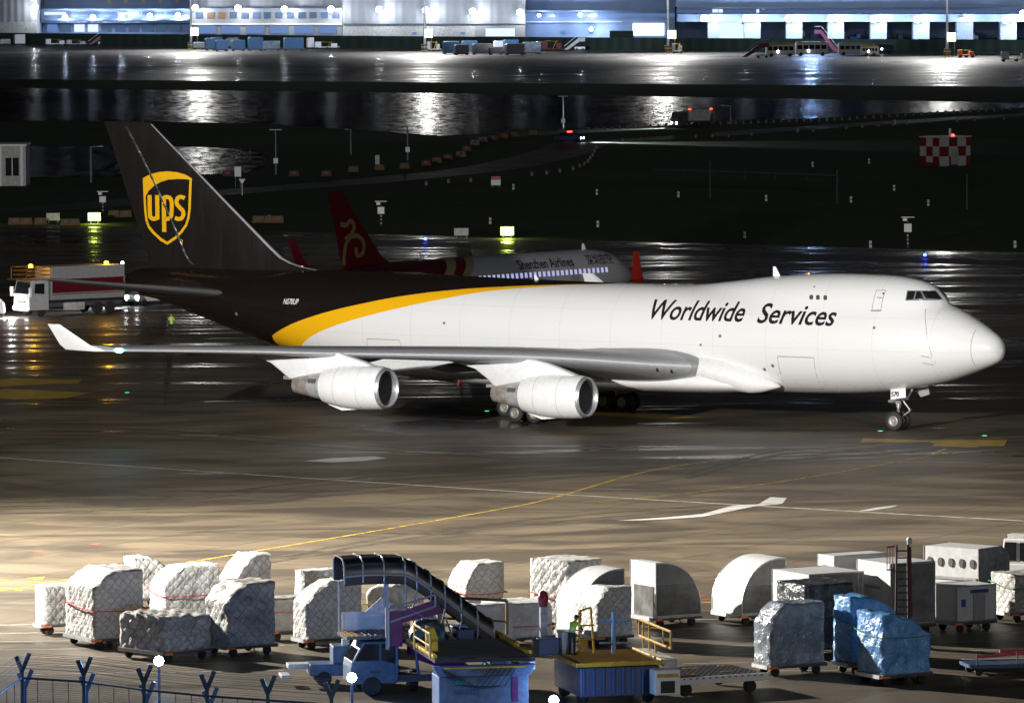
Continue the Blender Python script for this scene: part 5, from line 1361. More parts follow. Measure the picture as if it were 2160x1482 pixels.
# ================================================================== middle distance
def at_g(px, py): p = G(px, py); return (p.x, p.y, 0)
def sc(py): return (py + 143) / 32.0                 # pixels of the photo per metre at that ground row
M_pole = mat('pole_grey', (.34,.35,.38), .5, .4)
def light_pole(px, yb, yt, label, arm=1, box=False, twin=False):
    s_ = sc(yb); h = (yb-yt)/s_; x, y, _ = at_g(px, yb); t = thing('light_pole', label, 'light pole', (x,y,0), 0, 'unlit poles along the service road')
    MB().tube((0,0,0),(0,0,h),.13,.09,8).build('post', M_pole if yb < 400 else M_dim, t)
    if arm: MB().tube((0,0,h-.05),(arm*1.3,0,h+.02),.05).box(min(arm*1.0,arm*1.6),max(arm*1.0,arm*1.6),-.1,.1,h-.05,h+.08).build('arm', M_pole, t)
    if twin: MB().box(-.8,.8,-.1,.1,h,h+.12).build('arm', M_pole, t)
    if box: MB().box(-.3,.3,-.25,-.1,h*.25,h*.25+.7).build('junction_box', M_white, t)
light_pole(192,385,308,'tall unlit pole with arm behind the tail at far left')
light_pole(582,368,274,'tall pole with twin arms and a white box beyond the fin',0,True,True)
light_pole(1188,278,204,'tall pole with white box beside the small car',0,True,True)
light_pole(1541,262,223,'pole with arm to the left beside the far truck',-1)
light_pole(740,326,273,'slim pole with short arm beyond the red tail',-.5)
light_pole(860,338,268,'plain straight pole right of the slim one',0,True)
light_pole(1498,420,340,'dark thin pole carrying a small floodlight on the grass',0)
light_pole(1766,430,358,'dark thin pole at the end of the long beam',0)
light_pole(2040,442,368,'dark thin pole below the checkered hut',0)
def instrument(px, yb, yt, label):
    h = (yb-yt)/sc(yb); x, y, _ = at_g(px, yb); t = thing('instrument_pole', label, 'instrument pole', (x,y,0), 0, 'white instrument boxes on banded poles')
    MB().tube((0,0,0),(0,0,h),.09,.07,8).build('post', M_dkgrey, t)
    for k in range(3): MB().tube((0,0,.3+k*.4),(0,0,.45+k*.4),.11,.11,8).build('band', M_dirty, t)
    MB().box(-.38,.38,-.25,.25,h*.50,h*.78).build('box', M_white, t, bevel=.03)
    MB().box(-.65,.65,-.08,.08,h-.06,h+.02).box(-.5,-.1,-.15,.15,h-.4,h-.1).build('sensor', M_white, t)
instrument(217,450,403,'white instrument box on a banded pole beside the left yellow sign')
instrument(804,478,424,'white instrument box on a banded pole right of the red tail')
instrument(1915,521,458,'white instrument box on a banded pole at the right')
M_ysign = glow('lit_yellow_sign', (.85,1.0,.22), 6)
def lit_sign(px, yb, w, h, label, pw=420):
    x, y, _ = at_g(px, yb); t = thing('lit_sign', label, 'sign', (x,y,0), 0)
    MB().box(-w/2-.06,w/2+.06,.0,.25,.25,h+.37).build('frame', M_dkgrey, t)
    MB().box(-w/2,w/2,-.04,-.005,.31,h+.31).build('panel', M_ysign, t)
    MB().tube((-w*.3,.1,0),(-w*.3,.1,.3),.05).tube((w*.3,.1,0),(w*.3,.1,.3),.05).build('legs', M_dkgrey, t)
    l = lamp('sign_light', (0,-.6,.5), pw, (.75,1,.1), 'POINT', .3); l.parent = t
lit_sign(199,471,1.35,.85,'glowing yellow green sign left of the tail fin')
lit_sign(1070,502,1.35,.85,'glowing yellow green sign above the red airliner')
def board(px, yb, yt, w, label, m=M_dirty, legs=.3, name='sign_board', cat='sign'):
    h = (yb-yt)/sc(yb); x, y, _ = at_g(px, yb); t = thing(name, label, cat, (x,y,0))
    MB().box(-w/2,w/2,-.05,.05,legs,h).build('panel', m, t, bevel=.02); MB().tube((-w*.35,0,0),(-w*.35,0,legs),.04).tube((w*.35,0,0),(w*.35,0,legs),.04).build('legs', M_pole, t); return t
board(112,471,449,1.5,'grey back of an unlit sign left of the glowing sign')
board(973,503,481,1.5,'grey back of an unlit sign left of the glowing one above the airliner')
b_ = board(1046,396,372,1.2,'white notice board with a red top on the grass', M_white); MB().box(-.6,.6,-.09,-.055,1.0,1.42).build('red_header', M_red, b_)
board(502,396,351,.85,'tall white board on a post behind the fin', M_white, 1.4)
board(796,350,327,.6,'small white cabinet standing by the road bend', M_dirty, .1)
x, y, _ = at_g(511,412); t = thing('yield_sign', 'small triangular white sign on a post beside the tall board', 'sign', (x,y,0))
MB().tube((0,0,0),(0,0,1.5),.07).build('post', M_white, t); MB().prism([(-.4,2.0),(.4,2.0),(0,1.35)], -.05,.0).build('panel', M_white, t)
# barriers along the outer bend
M_amber = mat('amber_barrier_paint', (.13,.065,.012), .6, var=.2); M_rbar = mat('red_barrier_paint', (.12,.015,.01), .6, var=.2); M_bw = mat('grubby_white_plastic', (.13,.13,.13), .6, var=.3)
BAR = [(745,363,1),(800,359,1),(853,356,1),(898,350,0),(921,344,1),(944,337,0),(972,331,2),(984,319,0),(1001,306,2),(1018,300,2),(1040,296,0),(1062,292,1),(1084,289,1),(1123,285,1),(1185,283,1),(480,372,0),(620,372,0),(688,372,0),(545,470,1),(570,470,1),(585,470,1),(240,458,1),(265,458,1),(30,474,1),(55,474,1),(85,474,1),(140,476,1),(155,476,1)]
ORD = ('first','second','third','fourth','fifth','sixth','seventh','eighth','ninth','tenth','eleventh','twelfth','thirteenth','fourteenth','fifteenth')
def bar_where(i):
    if i < 15: return ORD[i]+' from the left along the outer road bend'
    if i < 18: return ('first','second','third')[i-15]+' of three between the fin and the bend'
    if i < 21: return ORD[i-18]+' of three beside the right edge of the tail fin'
    if i < 23: return ORD[i-21]+' of two right of the left glowing sign'
    return ORD[i-23]+' from the left in the row at the left edge'
for i, (px, py, k) in enumerate(BAR):
    x, y, _ = at_g(px, py); cn = ('red and white','amber and grey','white and red')[k]
    t = thing('road_barrier', 'low %s barrier, %s' % (cn, bar_where(i)), 'barrier', (x,y,0), R(8), 'water barriers along the service road')
    MB().prism([(-.75,0),(.75,0),(.7,.25),(.62,.8),(-.62,.8),(-.7,.25)], -.25,.25).build('body', (M_rbar, M_amber, M_bw)[k], t, bevel=.04)
    MB().box(-.25,.25,-.28,.28,.3,.65).build('band', (M_bw, M_dkgrey, M_rbar)[k], t)
MK = [(899,391),(946,386),(993,384),(1122,371),(1153,368),(1181,364),(1209,359),(1223,354),(1233,350),(1240,343),(1245,336),(1250,330),(1254,322),(1258,313),(1313,299),(1353,297),(1391,295),(1468,291),(1503,290),(1537,289),(1585,286),(1682,280),(1715,278),(1785,273),(1819,270),(1853,267),(1884,266),(1912,263),(2018,258),(2055,256),(2118,252)]
MK += [(1243+16.2*k, 277-.9*k) for k in range(17)] + [(1520+16*k, 263-.55*k) for k in range(18)] + [(1808+17*k, 251.5-1.0*k) for k in range(20)]
mk = None
for i, (px, py) in enumerate(MK):
    x, y, _ = at_g(px, py)
    if mk is None:
        mk = thing('marker_post', 'short white road marker post with a red band beside the service road', 'marker post', (x,y,0), 0, 'white and red posts edging the service road')
        MB().box(-.17,.17,-.12,.12,0,.4).build('post', M_bw, mk); MB().box(-.18,.18,-.13,.13,.41,.58).build('red_band', M_rbar, mk)
    else: dup(mk, (x,y,0))
SC = [(1259,411),(1616,424),(1795,427),(1958,434),(1034,472),(568,467),(1261,479),(1571,502),(2141,522),(1836,522),(1083,400),(1431,416),(1833,345),(1714,352),(1886,402),(1888,262)]
st0 = None
for px, py in SC:
    x, y, _ = at_g(px, py)
    if st0 is None:
        st0 = thing('grass_stake', 'short pale stake standing alone in the dark grass', 'stake', (x,y,0), 0, 'pale stakes in the dark grass')
        MB().box(-.13,.13,-.1,.1,0,.7).build('stake', M_dirty, st0); MB().box(-.14,.14,-.11,.11,.3,.42).build('band', M_rbar, st0)
    else: dup(st0, (x,y,0))
def taxi_light(px, py, col, label, e=25):
    x, y, _ = at_g(px, py); t = thing('taxiway_light', label, 'lamp', (x,y,0))
    MB().tube((0,0,0),(0,0,.3),.05).build('stem', M_dkgrey, t); MB().lathe([(-.1,.12),(0,.15),(.1,.12),(.14,0)], (0,0,.36), 'z', 12, cap=True).build('lens', glow('lens_%d_%d' % (px, py), col, e), t, smooth=60)
    l = lamp('lens_light', (0,-.3,.4), 12, col, 'POINT', .1); l.parent = t
taxi_light(897,511,(.03,.08,1),'small blue taxiway edge light left of the yellow sign above the airliner')
taxi_light(1951,545,(.03,.08,1),'small blue taxiway edge light near the right edge')
for px, py in ((268,828),(1027,867),(1857,909),(2077,919)):
    x, y, _ = at_g(px, py); t = thing('inset_light', 'tiny green light set into the apron', 'lamp', (x,y,0.0), 0, 'tiny green lights set into the apron')
    MB().lathe([(0,.16),(.02,.14),(.03,0)], (0,0,.012), 'z', 10).build('lens', glow('green_glow', (.05,1,.35), 1.5), t); MB().lathe([(0,.22),(.012,.2),(.012,.0)], (0,0,.0), 'z', 10).build('rim', M_galv, t)
# long low beam over the grass
p0, p1 = G(1380,372), G(1768,385)
t = thing('pipe_bridge', 'long low dark beam running over the grass at the right', 'pipe bridge', (p0.x,p0.y,0)); d = p1-p0
MB().bar((0,0,.9), (d.x,d.y,.9), .3).build('beam', M_dim, t)
for k in range(7): q = d*(k/6); MB().tube((q.x,q.y,0),(q.x,q.y,.9),.06).build('support', M_dim, t)
w_ = G(1405,335); t = thing('puddle', None, None, (0,0,0)) if 0 else None
# checkered hut
x, y, _ = at_g(2003,349); hs = (349-290)/sc(349)
hut = thing('checkered_hut', 'red and white checkered hut with a red lamp on the grass at the right', 'hut', (x,y,0), R(38))
t = NT('red_white_checks'); ck = t.n('TexChecker', Vector=t.n('Mapping', Vector=t.n('TexCoord').outputs['Object']).outputs[0], Scale=.76)
t.set(Base_Color=t.mix(ck.outputs[1], (.38,.38,.38,1), (.16,.008,.014,1)), Roughness=.6); M_check = t.mat
hw_ = MB().box(-2.6,2.0,-1.6,2.6,0,hs).build('walls', M_check, hut, loc=(0,0,.0))
hw_.location = (.01,.01,.01); hut.scale = (1.18,1,1)
MB().box(-2.7,2.1,-1.7,2.7,hs+.01,hs+.16).build('roof', M_dirty, hut)
MB().box(-1.0,.1,-1.66,-1.6,.2,2.3).build('door', M_grey, hut); MB().box(-3.2,-2.6,-1.4,1.6,0,.5).build('step', M_rbar, hut)
MB().tube((1.6,2.0,hs+.1),(1.6,2.0,hs+1.1),.15).build('mast', M_white, hut)
MB().lathe([(0,.2),(.2,.22),(.34,0)], (-.4,-1.2,hs+.16), 'z', 12).build('red_lamp', glow('red_glow', (1,.03,.02), 14), hut, smooth=60)
# grey building at the left edge
gx = G(55,392); t = thing('service_building', 'plain grey building with one window cut by the left edge', 'building', (gx.x,gx.y,0), 0); hh = (392-307)/sc(392)
MB().box(-9,0,0,7,0,hh).build('wall', M_dirty, t); MB().box(-9.1,.12,-.12,7.1,hh+.01,hh+.25).build('roof_edge', M_white, t)
for a in (-.35,-3.1,-6.2): MB().box(a-.35,a,-.18,-.003,0,hh).build('pilaster', M_white, t)
for a in (-2.6,-5.6): wq = MB().box(a,a+1.7,-.06,-.01,1.3,3.6).build('window', M_glassdk, t); MB().box(a+.8,a+.9,-.1,-.065,1.3,3.6).build('glazing_bar', M_white, wq)
# ---- vehicles in the middle distance
M_head = glow('headlamp_glow', (.9,.95,1.0), 45); M_tail = glow('tail_lamp_glow', (1,.04,.02), 12); M_amb = glow('amber_glow', (1,.5,.02), 16)
def wheels(t, xs_, ys_, r=.5, w=.25):
    for a in xs_:
        for b in ys_: MB().lathe([(-w/2,r*.5),(-w/2,r*.85),(0,r),(w/2,r*.85),(w/2,r*.5)], (a,b,r), 'y', 18, cap=True).build('wheel', M_black, t, smooth=40)
def headlight(t, pos, power, aim, ang=50):
    o = lamp('headlight_beam', pos, power, (.9,.95,1), 'SPOT', .12, aim, ang, .6); o.parent = t
x, y, _ = at_g(45,668); tk = thing('box_truck', 'white box truck with a red side stripe and a railed roof platform behind the tail', 'truck', (x,y,0), R(37))
cbn = MB().prism([(0,.55),(2.0,.55),(2.0,3.1),(.35,3.1),(.05,2.0)], -1.25,1.25).build('cab', mat('cab_off_white',(.42,.42,.42),.4), tk, bevel=.08)
MB().add([(.035,-1.1,1.95),(.035,1.1,1.95),(.30,1.05,2.95),(.30,-1.05,2.95)], [(0,1,2,3)]).build('windscreen', M_glassdk, cbn)
MB().box(-.05,.0,-.8,.8,.9,1.05).box(-.05,.0,-.6,.6,1.2,1.28).box(-.06,.0,-1.1,1.1,.5,.62).build('grille', M_dkgrey, cbn)
MB().prism([(.5,2.0),(.6,2.8),(1.5,2.8),(1.5,1.9)], -1.30,-1.26).build('side_window', M_glassdk, cbn)
MB().box(-.1,.1,-1.6,-1.35,1.7,2.5).box(-.1,.1,1.35,1.6,1.7,2.5).build('mirror', M_white, cbn)
MB().box(2.2,9.6,-1.28,1.28,1.35,4.15).build('cargo_box', mat('truck_box_grey',(.26,.26,.27),.4), tk, bevel=.04)
MB().box(2.3,9.5,-1.31,-1.285,1.95,3.1).build('red_stripe', mat('crimson_paint',(.09,.005,.012),.4), tk)
MB().box(2.3,9.5,-1.315,-1.285,1.8,1.88).build('gold_line', M_amber, tk)
MB().box(.3,9.6,-.9,.9,.75,1.1).build('chassis', M_dkgrey, tk); MB().box(3.6,5.6,-1.2,-.9,.45,1.1).build('fuel_tank', M_dirty, tk, bevel=.05)
wheels(tk, (1.3,7.0,8.2), (-1.05,1.05), .52)
rl_ = MB()
for a in (-.2,2.2):
    for b in (-1.2,1.2): rl_.tube((a,b,3.15),(a,b,4.15),.04)
for zz in (3.5,3.85,4.15): rl_.path([(-.2,-1.2,zz),(2.2,-1.2,zz),(2.2,1.2,zz),(-.2,1.2,zz),(-.2,-1.2,zz)], .035)
rl_.build('roof_railing', M_amber, tk); MB().box(-.6,2.2,-1.25,1.25,3.12,3.2).build('roof_platform', M_amber, tk)
for b in (-.95,.95):
    hl = MB().lathe([(-.06,.1),(0,.17),(.06,.1)], (-.1,b,.72), 'x', 14, cap=True).build('headlight', M_head, tk)
headlight(tk, (-.5,-.9,.75), 9000, (-14,-1,0)); headlight(tk, (-.5,.9,.75), 9000, (-14,1,0))
MB().lathe([(0,.18),(.22,.18),(.3,0)], (.6,-.6,4.15), 'z', 12).build('beacon', M_amb, tk); MB().lathe([(0,.18),(.22,.18),(.3,0)], (8.0,-.9,4.16), 'z', 12).build('beacon', M_amb, tk)
MB().lathe([(0,.1),(.15,.1),(.2,0)], (9.5,-1.1,4.16), 'z', 10).build('marker_lamp', M_head, tk)
for q in ((.6,-.9,4.7),(8.0,-1.2,4.7)): l = lamp('beacon_light', q, 900, (1,.5,.05), 'POINT', .15); l.data.energy = 220; l.parent = tk
x, y, _ = at_g(278,645); cr = thing('pickup_car', 'small white vehicle with headlights on under the tail of the cargo jet', 'car', (x,y,0), R(52))
bd = MB().prism([(0,.35),(3.9,.35),(3.9,1.1),(3.0,1.15),(2.7,1.75),(1.3,1.8),(.9,1.15),(.05,1.0)], -.85,.85).build('body', M_white, cr, bevel=.07)
MB().add([(.96,-.75,1.2),(.96,.75,1.2),(1.30,.7,1.72),(1.30,-.7,1.72)], [(0,1,2,3)]).build('windscreen', M_glassdk, bd); MB().prism([(1.15,1.2),(1.4,1.7),(2.6,1.66),(2.85,1.2)], -.88,-.855).build('side_window', M_glassdk, bd)
wheels(cr, (.75,3.0), (-.75,.75), .34, .2)
for b in (-.62,.62): MB().lathe([(-.05,.09),(0,.15),(.05,.09)], (-.05,b,.72), 'x', 12, cap=True).build('headlight', M_head, cr)
headlight(cr, (-.4,-.6,.7), 6000, (-14,-1,0)); headlight(cr, (-.4,.6,.7), 6000, (-14,1,0))
MB().box(-.03,.0,-.5,.5,.45,.6).build('number_plate', mat('teal_plate',(.1,.4,.3),.5,var=0), bd)
x, y, _ = at_g(-6,668); tw = thing('service_car', 'rear end of a small white vehicle leaving at the far left edge', 'car', (x,y,0), R(0))
MB().prism([(-3.5,.3),(.6,.3),(.6,1.1),(.1,1.6),(-3,1.6)], -.8,.8).build('body', M_white, tw, bevel=.07); wheels(tw, (-2.7,-.2), (-.75,.75), .33, .2)
MB().box(.6,.63,-.75,-.5,.6,1.0).build('tail_light', M_tail, tw); MB().lathe([(-.05,.1),(.05,.12)], (.62,-.2,.55), 'x', 10, cap=True).build('lamp', M_head, tw)
l = lamp('lamp_light', (1.2,-.4,.6), 500, (1,1,1), 'POINT', .1); l.parent = tw
person(at_g(362,707), R(200), 'person standing on the wet apron under the tail in a yellow vest', {}, H=1.78)
x, y, _ = at_g(1422,270); ft = thing('flatbed_truck', 'truck with a pale load and headlights on, beside the lagoon at the right of centre', 'truck', (x,y,0), R(28))
MB().prism([(0,.5),(1.9,.5),(1.9,2.6),(.4,2.6),(0,1.6)], -1.15,1.15).build('cab', M_dkgrey, ft, bevel=.05); MB().box(2.0,6.3,-1.2,1.2,.9,1.1).build('bed', M_dkgrey, ft)
MB().prism([(2.1,1.12),(6.0,1.12),(6.5,2.9),(2.3,2.9)], -1.1,1.1).build('pale_load', M_dirty, ft, bevel=.04); wheels(ft, (1.0,4.6,5.6), (-.95,.95), .48)
for b in (-.85,.85): MB().lathe([(-.05,.12),(0,.2),(.05,.12)], (-.06,b,.8), 'x', 12, cap=True).build('headlight', M_head, ft)
for q in (2.3,6.3): MB().box(q-.1,q+.2,-1.2,-.9,2.95,3.1).build('marker_lamp', M_tail, ft)
headlight(ft, (-.4,0,.8), 22000, (-16,0,0), 60)
x, y, _ = at_g(1200,300); sc_ = thing('patrol_car', 'dark car with red roof lights driving right on the service road', 'car', (x,y,0), R(-22))
bd = MB().prism([(-2.2,.3),(2.2,.3),(2.2,.9),(1.3,1.0),(.8,1.5),(-1.0,1.5),(-1.6,1.0),(-2.2,.95)], -.85,.85).build('body', M_navy, sc_, bevel=.07); wheels(sc_, (-1.4,1.4), (-.78,.78), .34, .2)
MB().prism([(-1.4,1.02),(-.95,1.42),(.75,1.42),(1.15,1.02)], -.88,-.855).build('side_window', M_glassdk, bd)
for q in (-.5,.5): MB().box(.0,.25,q-.2,q+.2,1.52,1.68).build('roof_lamp', M_tail, sc_)
MB().box(2.2,2.24,-.7,-.45,.55,.75).box(2.2,2.24,.45,.7,.55,.75).build('headlight', M_head, sc_)
headlight(sc_, (2.5,0,.7), 60000, (22,0,0), 60)
# ================================================================== far side: floodlight masts, buildings, parked equipment
def YB(px): return 1905 - .055 * px
def fb(mb, px0, px1, py0, py1, d0, d1, m=0):
    vs = []
    for dd in (d0, d1):
        for px in (px0, px1):
            a = AT(px, py0, YB(px)); b = AT(px, py1, YB(px))
            vs += [(a.x, YB(px)+dd, max(a.z, 0)), (b.x, YB(px)+dd, max(0, b.z))]
    # vs: d0: 0 top-left,1 bottom-left,2 top-right,3 bottom-right; d1: 4..7
    return mb.add(vs, [(0,1,3,2),(4,6,7,5),(0,2,6,4),(1,5,7,3),(0,4,5,1),(2,3,7,6)], m)
def B(name, px0, px1, py0, py1, d0, d1, m, parent): return fb(MB(), px0, px1, py0, py1, d0, d1).build(name, m, parent)
def corr(name, lo, hi, f=2.2):
    t = NT(name); sp = t.n('SeparateXYZ', Vector=t.coords((1,1,1), True)); w = t.math('SINE', t.math('MULTIPLY', sp.outputs[0], 2*math.pi/f))
    nz = t.noise(t.coords((.12,.12,.35), True), 1, 4)
    t.set(Base_Color=t.mix(t.math('ADD', t.math('MULTIPLY', w, .08), t.math('MULTIPLY', nz, .9)), c4(lo), c4(hi)), Roughness=.5); t.bump(w, .5, .12); return t.mat
M_hall = corr('grey_cladding', (.26,.27,.30), (.38,.39,.41))
M_bluew2 = corr('blue_lit_cladding', (.17,.24,.40), (.27,.35,.52), 6)  # this and the next wall colour hold part of the blue lighting
M_bluel = corr('blue_lit_pale_cladding', (.30,.40,.60), (.42,.52,.72), 9)
M_gl_b = glow('blue_window_light', (.20,.38,.85), .55); M_gl_w = glow('white_window_light', (.75,.85,1.0), 1.1); M_gl_o = glow('orange_window_light', (.9,.5,.25), .35); M_gl_d = mat('dim_window', (.06,.08,.12), .15, var=0, emit=(.10,.18,.35), es=.35)
M_band = mat('fascia_grey_blue', (.20,.25,.36), .5); M_band2 = mat('dark_band', (.05,.06,.09), .5)
def building(name, label): return thing(name, label, 'building', (0,0,0))
GND = 96
b1 = building('freight_hall', 'pale grey windowless hall at the upper left corner')
B('wall', -900, 78, -60, 90, 0, 30, M_hall, b1); B('base_band', -900, 78, 47, 90, -.25, -.02, M_dirty, b1)
b2 = building('freight_terminal', 'blue lit terminal with a window strip and loading bays between the two grey halls')
B('wall', 79, 402, -60, 22, 26, 60, M_bluew2, b2); B('wall', 79, 402, 22, 50, 14, 26, M_bluew2, b2); B('wall', 79, 402, 50, 92, 22, 30, M_bluew2, b2)
B('fascia', 82, 402, 41, 44, 10, 14, M_band, b2); B('fascia', 82, 402, 20, 23, 12, 14, M_band, b2)
for i in range(6): B('window', 86+i*52, 132+i*52, 27, 33, 13.7, 13.98, M_gl_b if i % 3 else M_gl_w, b2)
for i in range(11):
    B('loading_bay', 88+i*29, 110+i*29, 54, 70, 21.5, 21.98, M_gl_w if i in (2,3) else (M_gl_b if i in (0,) else M_gl_d), b2)
for k in range(5): B('roof_lettering', 215+k*36.5, 222+k*36.5, 1, 9, 25.5, 25.98, mat('tan_letters',(.5,.4,.25),.5), b2)
b3 = building('office_wing', 'two storey pale office wing with two rows of windows, upper left of centre')
B('wall', 403, 722, -60, 19, 4, 34, M_hall, b3); B('wall', 403, 722, 19, 94, 0, 30, M_grey, b3) ; B('cornice', 403, 722, 17.5, 20.5, -.5, -.02, M_band, b3); B('cornice', 403, 722, 49, 53, -.5, -.02, M_white, b3)
for i in range(13):
    x0 = 413+i*24; B('window', x0, x0+15, 26, 39, -.3, -.02, (M_gl_d, M_gl_o, M_gl_o, M_gl_d, M_gl_d, M_gl_b, M_gl_d, M_gl_d, M_gl_d, M_gl_d, M_gl_d, M_gl_b, M_gl_b)[i], b3)
for i in range(6): B('lower_window', 416+i*51, 456+i*51, 55, 71, -.3, -.02, M_gl_b, b3)
b4 = building('grey_hangar', 'large grey clad hall with a lit roller door, top centre')
B('wall', 723, 1108, -60, 51, 0, 34, M_hall, b4); B('base_wall', 723, 1108, 51, 95, -.3, 34, M_dirty, b4); B('ledge', 723, 1108, 49.5, 51, -1, -.31, M_band, b4)
B('roller_door', 1024, 1086, 60, 77, -.6, -.32, M_gl_w, b4); B('door_surround', 1002, 1108, 52, 78, -.5, -.31, M_grey, b4)
for a in (870, 972): B('window', a, a+9, 68, 73, -.5, -.32, M_gl_b, b4)
b5 = building('recessed_terminal', 'blue lit recessed terminal wall right of the grey hall')
B('wall', 1109, 1428, -60, 90, 24, 50, M_bluew2, b5); B('fascia', 1109, 1428, 24, 27, 20, 23.9, M_band, b5); B('window_strip', 1109, 1428, 31, 38, 23.4, 23.95, mat('blue_strip',(.1,.15,.3),.2,var=.3,emit=(.2,.35,.7),es=.35), b5); B('pipe_rail', 1109, 1315, 48, 49.5, 22, 22.5, M_white, b5)
B('lit_doorway', 1338, 1405, 52, 78, 23.3, 23.95, glow('bright_doorway', (.8,.88,1), 2.2), b5); B('green_shed', 1286, 1336, 66, 95, -2, 6, mat('dark_green_paint',(.01,.025,.018),.6), b5)
for a in (1186, 1244): B('window', a, a+8, 68, 74, 23.5, 23.95, M_gl_b, b5)
b6 = building('cargo_terminal', 'long cargo terminal with bright white pillars and open bays, upper right')
B('upper_wall', 1429, 3200, -60, 16, 6, 60, M_bluel, b6); B('fascia', 1429, 3200, 16, 20, 2, 6, M_band, b6); B('window_strip', 1429, 3200, 21, 29, 6, 9, mat('strip_glass',(.06,.09,.16),.2,var=.4,emit=(.12,.2,.4),es=.5), b6)
B('canopy', 1429, 3200, 30, 46, -3, 10, M_bluel, b6); B('back_wall', 1429, 3200, 46, 100, 26, 30, mat('bay_interior',(.05,.07,.12),.6,var=.4), b6)
for i, a in enumerate((1505,1592,1680,1768,1858,1948,2040,2132,2224,2316)):
    B('pillar', a-22 if i else a-12, a+12, 47, 95, -1, 6, mat('pillar_white',(.42,.47,.55),.4,var=.15), b6)
B('lit_bay', 1516, 1592, 48, 84, 10, 10.5, glow('lit_bay_light', (.62,.76,1), 1.3), b6); B('bay_sign', 1567, 1586, 49, 52.5, 9, 9.9, M_red, b6)
B('lit_window', 1504, 1516, 19.5, 27.5, 5.5, 5.9, M_gl_w, b6); B('lit_window', 1517, 1526, 19.5, 27.5, 5.5, 5.9, M_gl_w, b6); B('lit_window', 1597, 1603, 20, 28, 5.5, 5.9, M_gl_w, b6); B('lit_window', 1609, 1615, 20, 28, 5.5, 5.9, M_gl_w, b6)
random.seed(5)
for k in range(26):
    a = 1620+random.random()*520; bq = 64+random.random()*16; B('stacked_pallet', a, a+8+random.random()*14, bq, bq+8+random.random()*6, 8+random.random()*8, 20, random.choice((M_navy, M_blue, M_grey, M_dkgrey)), b6)
# green screen fence in front of the buildings
fg = thing('screen_fence', 'long dark green screen fence in front of the far buildings', 'fence', (0,0,0))
fm = corr('dark_green_mesh', (.012,.022,.018), (.025,.04,.032), 3)
q = [G(-900,90),G(0,94),G(405,98),(G(900,103)),G(1400,107),G(2160,112),G(3200,120)]
for a, b in zip(q[:-1], q[1:]): MB().add([(a.x,a.y,0),(b.x,b.y,0),(b.x,b.y,3.4),(a.x,a.y,3.4),(a.x,a.y+.1,0),(b.x,b.y+.1,0),(b.x,b.y+.1,3.4),(a.x,a.y+.1,3.4)], [(0,1,2,3),(7,6,5,4),(3,2,6,7)]).build('screen_panel', fm, fg)
# lamps on the facades
WL = [(74,15,0,1.5),(137,37,12,1),(196,37,12,1),(257,36,12,1),(316,34,12,1),(375,33,12,1),(412,17,-2,1.5),(502,18,-2,1.5),(600,20,-2,1.5),(698,20,-2,1.5),(800,21,-2,1.5),(898,22,-2,1.5),(997,25,-2,1.5),(1097,27,-2,1.5),(1137,33,20,.5),(1224,32,20,.8),(1247,62,20,.7)]
WL += [(1485,39,-5,1.2),(1573,39,-5,1.2),(1663,40,-5,1.2),(1752,40,-5,1.2),(1843,41,-5,1.2),(1935,42,-5,1.2),(2028,42,-5,.6),(2121,43,-5,1.2),(2157,28,-5,1.0)]
for i, (px, py, dd, k) in enumerate(WL):
    Y_ = YB(px)+dd-.9; p = AT(px, py, Y_)
    k_ = [w for w in WL if (w[2] in (0,-2)) == (dd in (0,-2)) and (w[2] > 0) == (dd > 0)]; od = ORD[k_.index((px,py,dd,k))]
    where = 'on the grey halls' if dd in (0,-2) else ('on the blue terminal walls' if dd > 0 else 'under the long cargo terminal canopy')
    t = thing('wall_floodlight', 'bright white wall floodlight, %s from the left %s' % (od, where), 'floodlight', tuple(p), 0, 'bright white floodlights '+where)
    MB().box(-.5,.5,.05,.5,-.15,.35).build('housing', M_grey, t)
    MB().lathe([(-.3,.1),(-.22,.5),(0,.8*min(1.2,k)),(.22,.5),(.3,.1)], (0,-.05,0), 'y', 14, cap=True).build('lens', glow('flood_lens', (.80,.88,1.0), 30), t, smooth=60)
    l = lamp('floodlight_beam', (0,-1.9,-.6), 2600*k*(.8 if dd in (0,-2) else 1.6), (.85,.92,1.0) if dd in (0,-2) else (.62,.78,1.0), 'POINT', .5); l.parent = t
# tall masts: their lamps are above the frame
M_ybox = glow('mast_sign_glow', (1,1,.55), 5)
MA = [(-330,98,0),(403,105,0),(896,110,1),(1409,113,1),(1998,120,1),(2560,126,0)]
for i, (px, py, vis) in enumerate(MA):
    x, y, _ = at_g(px, py)
    t = thing('floodlight_mast', ('tall floodlight mast, '+('outside the frame at the left','by the corner of the office wing','in front of the grey hall','in front of the recessed blue terminal','near the right end of the cargo terminal','outside the frame at the right')[i]), 'mast', (x,y,0), 0)
    MB().tube((0,0,0),(0,0,31),.38,.2,12).build('post', M_pole, t, smooth=50)
    MB().box(-2.6,2.6,-.5,.5,30.6,31.0).build('head_frame', M_galv, t)
    for k in range(6): MB().box(-2.5+k*.9,-1.9+k*.9,-.9,-.5,30.1,30.7).build('flood_head', M_grey, t)
    if px > 0: MB().box(.0,2.1,-.75,-.5,3.9,6.0).build('glowing_box', M_ybox, t); MB().tube((1.8,-.5,0),(1.8,-.5,3.9),.08).build('box_post', M_pole, t)
    for k in range(4): MB().box(-.9,.9,-.9,.9,.15+k*.55,.40+k*.55).build('base_guard', (M_yellow, M_dkgrey)[k % 2], t)
    lamp('far_apron_light', (x,y-1.5,30), 2.3e5 if i not in (1,) else 1.7e5, (1,.98,.95), 'SPOT', 1.0, (x,y-16,0), 124, 1.0)
